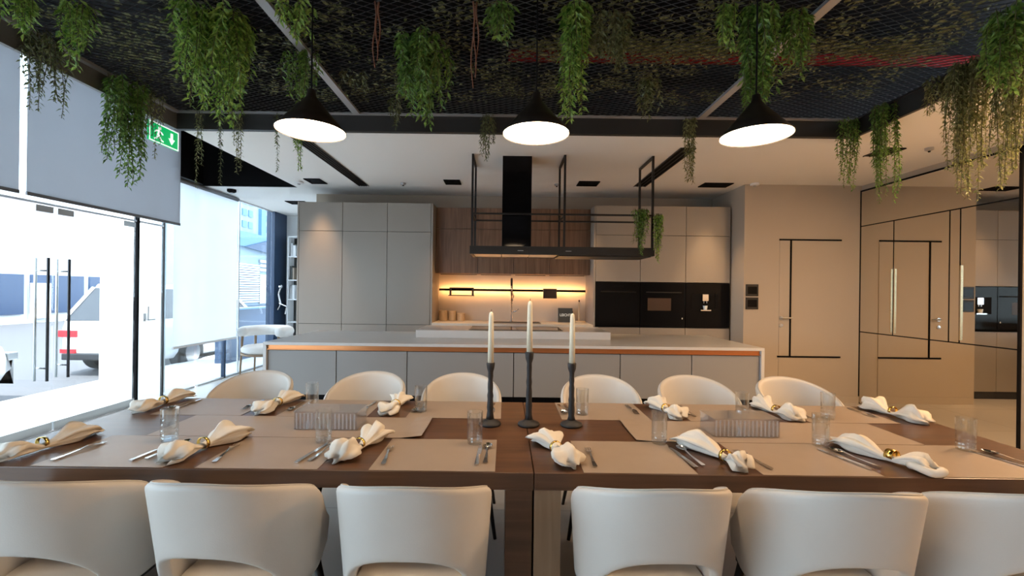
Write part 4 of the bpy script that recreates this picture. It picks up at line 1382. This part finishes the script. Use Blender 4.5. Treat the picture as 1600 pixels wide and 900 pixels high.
# ------------------------------------------------------------------ candlesticks and candles
for i, (x, zt, zc, w) in enumerate(((-0.068, 1.052, 1.305, 'left'), (0.120, 1.107, 1.36, 'middle'), (0.327, 1.055, 1.302, 'right'))):
    cs = thing('candlestick', ['shorter black iron candlestick left of the table seam', 'tallest black iron candlestick at the table seam', 'black iron candlestick on the right of the three'][i], 'candlestick', (x, 2.146, TZ), 'black candlesticks at the seam')
    MB().lathe([(0.050, TZ + 0.0005), (0.054, TZ + 0.006), (0.050, TZ + 0.014), (0.03, TZ + 0.022), (0.02, TZ + 0.03)], x, 2.146, 28).build('base', 'iron', cs, smooth=True)
    hgt = zt - TZ
    prof = [(0.020, TZ + 0.0295)]
    rg = random.Random(i)
    for k in range(1, 14):
        u = k / 14
        r = 0.0165 - 0.006 * u + 0.0015 * math.sin(k * 2.4 + i)
        if u > 0.8:
            r += 0.010 * sstep(0.8, 1.0, u)
        prof.append((r, TZ + 0.03 + (hgt - 0.03) * u * 0.97))
    prof += [(0.021, zt - 0.004), (0.020, zt)]
    MB().lathe(prof, x, 2.146, 16).build('stem', 'iron', cs, smooth=True)
    cd = thing('candle', ['ivory taper candle in the left candlestick', 'ivory taper candle in the tallest middle candlestick', 'ivory taper candle in the right candlestick'][i], 'candle', (x, 2.146, zt), 'ivory taper candles')
    MB().lathe([(0.0145, zt + 0.0005), (0.0135, zt + 0.5 * (zc - zt)), (0.0115, zc - 0.028), (0.009, zc - 0.012), (0.003, zc - 0.006)], x, 2.146, 20).build('wax', 'wax', cd, smooth=True)
    MB().tube([(x, 2.146, zc - 0.008), (x + 0.001, 2.146, zc + 0.006)], 0.0012, 6).build('wick', 'black', cd)

# ------------------------------------------------------------------ pendant lamps
for i, (x, z, lb) in enumerate(((-0.928, 2.142, 'black cone pendant lamp nearest the window'), (0.134, 2.142, 'black cone pendant lamp above the candles'), (1.172, 2.145, 'black cone pendant lamp nearest the mirror'))):
    y = 2.085
    t = thing('pendant_lamp', lb, 'lamp', (x, y, z), 'black cone pendants over the table')
    MB().lathe([(0.156, z), (0.158, z + 0.004), (0.10, z + 0.070), (0.045, z + 0.135), (0.022, z + 0.165), (0.018, z + 0.195), (0.008, z + 0.20)], x, y, 40, cap0=False).build('shade', 'lampdark', t, smooth=True)
    MB().lathe([(0.02, z + 0.004), (0.11, z + 0.0035), (0.152, z + 0.004), (0.153, z + 0.008)], x, y, 40).build('diffuser', 'lampglow', t)
    MB().tube([(x, y, z + 0.19), (x, y, 2.985)], 0.004, 8).build('cord', 'black', t)
    MB().lathe([(0.045, 2.955), (0.05, 2.96), (0.05, 2.985)], x, y, 20).build('ceiling_cup', 'lip', t)

# ================================================================== GREENERY
def add_leaf(mb, p, d, up, L, W, droop=0.25):
    d = d.normalized()
    s = d.cross(up)
    if s.length < 1e-3:
        s = d.cross(Vector((1, 0, 0)))
    s.normalize()
    nrm = s.cross(d)
    m1 = p + d * L * 0.45 + nrm * 0.0
    a = m1 + s * W * 0.5 + nrm * W * 0.18
    b = m1 - s * W * 0.5 + nrm * W * 0.18
    tip = p + d * L - nrm * L * droop * 0.3
    i = len(mb.v)
    mb.v += [tuple(p), tuple(a), tuple(tip), tuple(b), tuple(m1)]
    mb.f += [(i, i + 4, i + 1), (i + 1, i + 4, i + 2), (i, i + 3, i + 4), (i + 3, i + 2, i + 4)]

def vine(label, x, y, zt, zb, w, nstr, leaf, m, seed, depth=None, step=0.011, group='hanging vines'):
    rg = random.Random(seed)
    t = thing('hanging_vine', label, 'plant', (x, y, zt), group)
    st, lf = MB(), MB()
    depth = w if depth is None else depth
    for k in range(nstr):
        a = rg.random() * 6.28
        rr = math.sqrt(rg.random()) if nstr > 1 else 0
        px, py = x + 0.5 * w * rr * math.cos(a), y + 0.5 * depth * rr * math.sin(a)
        frac = 1.0 if k == 0 else 0.35 + 0.65 * rg.random() ** 0.8
        if nstr > 3 and rr > 0.75:
            frac *= 0.8
        L = (zt - zb) * frac
        n = max(6, int(L / 0.025))
        ph1, ph2 = rg.random() * 6.28, rg.random() * 6.28
        pts = []
        for i in range(n + 1):
            u = i / n
            pts.append(Vector((px + 0.05 * w * math.sin(4 * u + ph1), py + 0.05 * w * math.sin(5 * u + ph2), zt - L * u)))
        st.tube([tuple(q) for q in pts], 0.0018, 4, cap=False)
        s = 0.01
        side = 0
        while s < L:
            u = s / L
            i = min(n - 1, int(u * n))
            q = pts[i].lerp(pts[i + 1], u * n - i)
            ang = side * 2.4 + rg.random() * 0.9
            out = Vector((math.cos(ang), math.sin(ang), -0.5 - 0.7 * rg.random()))
            ll = leaf * (0.65 + 0.6 * rg.random()) * (1.0 - 0.35 * u)
            up = Vector((rg.random() - 0.5, rg.random() - 0.5, 1.0))
            add_leaf(lf, q, out, up, ll, ll * 0.36)
            side += 1
            s += step * (0.6 + 0.8 * rg.random())
    st.build('stems', 'stem', t, recalc=False)
    o = lf.build('leaves', m, t, recalc=False)
    o['kind'] = 'stuff'
    return t
f0 = 690.0
def zp(py, px, Y):
    return 1.4 - (py - 455 - 0.0125 * (px - 790)) * Y / f0
# (label, x, y, z top, z bottom, width, strands, leaf length, material)
V = [
 ('olive hanging vine at the far left in front of the first blind', -2.90, 2.77, 2.98, 2.47, 0.20, 12, 0.045, 'leafdull'),
 ('bright green vine hanging at the upper left near the frame rail', -2.40, 2.46, 2.98, 2.60, 0.13, 9, 0.055, 'leafbright'),
 ('thick green vine hanging lowest in front of the wide grey blind', -2.88, 3.32, 2.96, 2.03, 0.26, 16, 0.06, 'leaf'),
 ('small green vine at the top left corner of the photo', -2.60, 2.33, 2.98, 2.72, 0.12, 7, 0.055, 'leafbright'),
 ('big bushy bright green vine left of the first pendant lamp', -1.685, 2.53, 2.98, 2.36, 0.36, 34, 0.06, 'leafbright'),
 ('grey green vine hanging in front of the exit sign', -2.85, 3.56, 2.97, 2.42, 0.13, 6, 0.035, 'leafpale'),
 ('thin trailing vine at the left end of the dark beam', -2.75, 3.94, 2.97, 2.28, 0.05, 3, 0.035, 'leafpale'),
 ('thin trailing vine on the dark beam, second from its left end', -2.57, 3.94, 2.97, 2.33, 0.04, 2, 0.035, 'leafdull'),
 ('thin trailing vine on the dark beam, third from its left end', -2.41, 3.94, 2.97, 2.32, 0.06, 4, 0.035, 'leafpale'),
 ('leafy green vine at the top left of the first pendant lamp', -1.19, 2.43, 2.98, 2.80, 0.22, 12, 0.055, 'leafbright'),
 ('thin trailing vine just left of the first pendant lamp', -2.06, 3.94, 2.97, 2.44, 0.03, 2, 0.035, 'leafdull'),
 ('short bright vine peeking out below the first pendant lamp', -1.86, 3.93, 2.97, 2.45, 0.09, 5, 0.04, 'leafbright'),
 ('green foliage clump directly behind the first pendant lamp', -1.38, 2.95, 2.98, 2.62, 0.24, 10, 0.05, 'leaf'),
 ('small olive sprig right of the first pendant lamp', -1.12, 3.2, 2.98, 2.82, 0.18, 7, 0.04, 'leafdull'),
 ('bushy dark green vine between the first and second pendant lamp', -0.52, 2.79, 2.98, 2.46, 0.34, 22, 0.065, 'leaf'),
 ('small sprig hanging over the dark beam left of the bushy vine', -0.93, 3.63, 2.98, 2.72, 0.09, 5, 0.045, 'leafdull'),
 ('leafy green vine at the top edge near the second pendant cord', -0.052, 2.42, 2.98, 2.76, 0.14, 9, 0.06, 'leaf'),
 ('light vine hanging over the beam left of the second pendant lamp', -0.19, 3.93, 2.97, 2.56, 0.16, 8, 0.04, 'leafdull'),
 ('long green vine just right of the second pendant lamp', 0.355, 2.42, 2.98, 2.33, 0.15, 16, 0.06, 'leafbright'),
 ('feathery green vine at the top right of the second pendant lamp', 0.57, 2.52, 2.98, 2.66, 0.24, 12, 0.055, 'leafdull'),
 ('small dark sprig hanging above the hood rack', 1.02, 3.2, 2.98, 2.67, 0.16, 6, 0.055, 'leafdull'),
 ('narrow green vine at the top edge left of the third pendant lamp', 1.18, 2.40, 2.98, 2.69, 0.08, 6, 0.06, 'leafbright'),
 ('long green vine at the left of the third pendant lamp', 1.36, 2.41, 2.98, 2.33, 0.17, 20, 0.06, 'leaf'),
 ('dark green vine at the upper right of the third pendant lamp', 1.60, 2.44, 2.98, 2.60, 0.16, 12, 0.055, 'leaf'),
 ('narrow pale vine hanging over the right slot vent', 1.62, 3.93, 2.97, 2.38, 0.09, 6, 0.04, 'leafpale'),
 ('narrow green vine near the right end of the dark beam', 3.02, 3.92, 2.97, 2.33, 0.17, 12, 0.04, 'leaf'),
 ('long green vine at the corner of the ceiling frame by the mirror', 3.09, 3.60, 2.97, 2.13, 0.20, 18, 0.04, 'leaf'),
 ('short pale vine along the right frame before the mirror', 3.06, 3.14, 2.97, 2.60, 0.13, 8, 0.04, 'leafpale'),
 ('wide pale green vine hanging on the right frame', 3.06, 2.94, 2.97, 2.04, 0.20, 26, 0.042, 'leafpale'),
 ('pale green vine on the right frame close to the photo edge', 3.07, 2.69, 2.97, 2.08, 0.18, 20, 0.042, 'leafpale'),
 ('dark green leafy vine at the top right corner of the photo', 2.76, 2.40, 2.98, 2.50, 0.26, 18, 0.065, 'leaf'),
]
for i, v in enumerate(V):
    lb, x, y, zt, zb, w, ns, lf, m = v
    vine(lb, x, y, zt, zb, w, ns if ns < 5 else int(ns * 1.7), lf * 1.12, m, 100 + i)
# plant hanging from the hood rack
hp = vine('green trailing plant draped over the right end of the hood rack', 1.385, 4.545, 2.27, 1.80, 0.18, 24, 0.045, 'leaf', 77, depth=0.04)
hp2 = vine('green trailing plant hanging on the outer post of the hood rack', 1.56, 4.55, 2.22, 1.72, 0.08, 14, 0.045, 'leafbright', 78, depth=0.05)
# dry twigs
for i, (x, y, zb, lb) in enumerate(((-0.727, 2.43, 2.62, 'dry brown twig hanging from the mesh right of the first lamp'), (-0.185, 2.42, 2.51, 'dry brown twig hanging from the mesh left of the second lamp'))):
    t = thing('dry_twig', lb, 'twig', (x, y, 2.985), 'brown twigs on the mesh')
    rg = random.Random(i)
    for k in range(3):
        pts = []
        for q in range(12):
            u = q / 11
            pts.append((x + 0.012 * (k - 1) + 0.008 * math.sin(7 * u + k * 2), y + 0.006 * math.sin(6 * u + k), 2.985 - (2.985 - zb) * u * (1 - 0.12 * k)))
        MB().tube(pts, [0.006 - 0.0035 * q / 11 for q in range(12)], 6).build('twig', 'twig', t, smooth=True)
# loose foliage lying on the mesh
rg = random.Random(9)
lf = MB()
for c in range(450):
    cx = FX0 + 0.14 + rg.random() * (FX1 - FX0 - 0.28)
    cyy = 1.6 + rg.random() * 2.2
    if c > 350:
        cx, cyy = rg.random() * 2.9, 2.98 + rg.gauss(0, 0.05)
    for k in range(22):
        p = Vector((cx + rg.gauss(0, 0.06), cyy + rg.gauss(0, 0.05), 3.025 + rg.random() * 0.05))
        a = rg.random() * 6.28
        ll = 0.03 + 0.035 * rg.random()
        add_leaf(lf, p, Vector((math.cos(a), math.sin(a), rg.random() * 0.5 - 0.2)), Vector((rg.random() - 0.5, rg.random() - 0.5, 1)), ll, ll * 0.42)
o = lf.build('mesh_foliage', 'leafpale', recalc=False)
tag(o, 'loose green leaves spread over the dark ceiling mesh', 'foliage', kind='stuff')
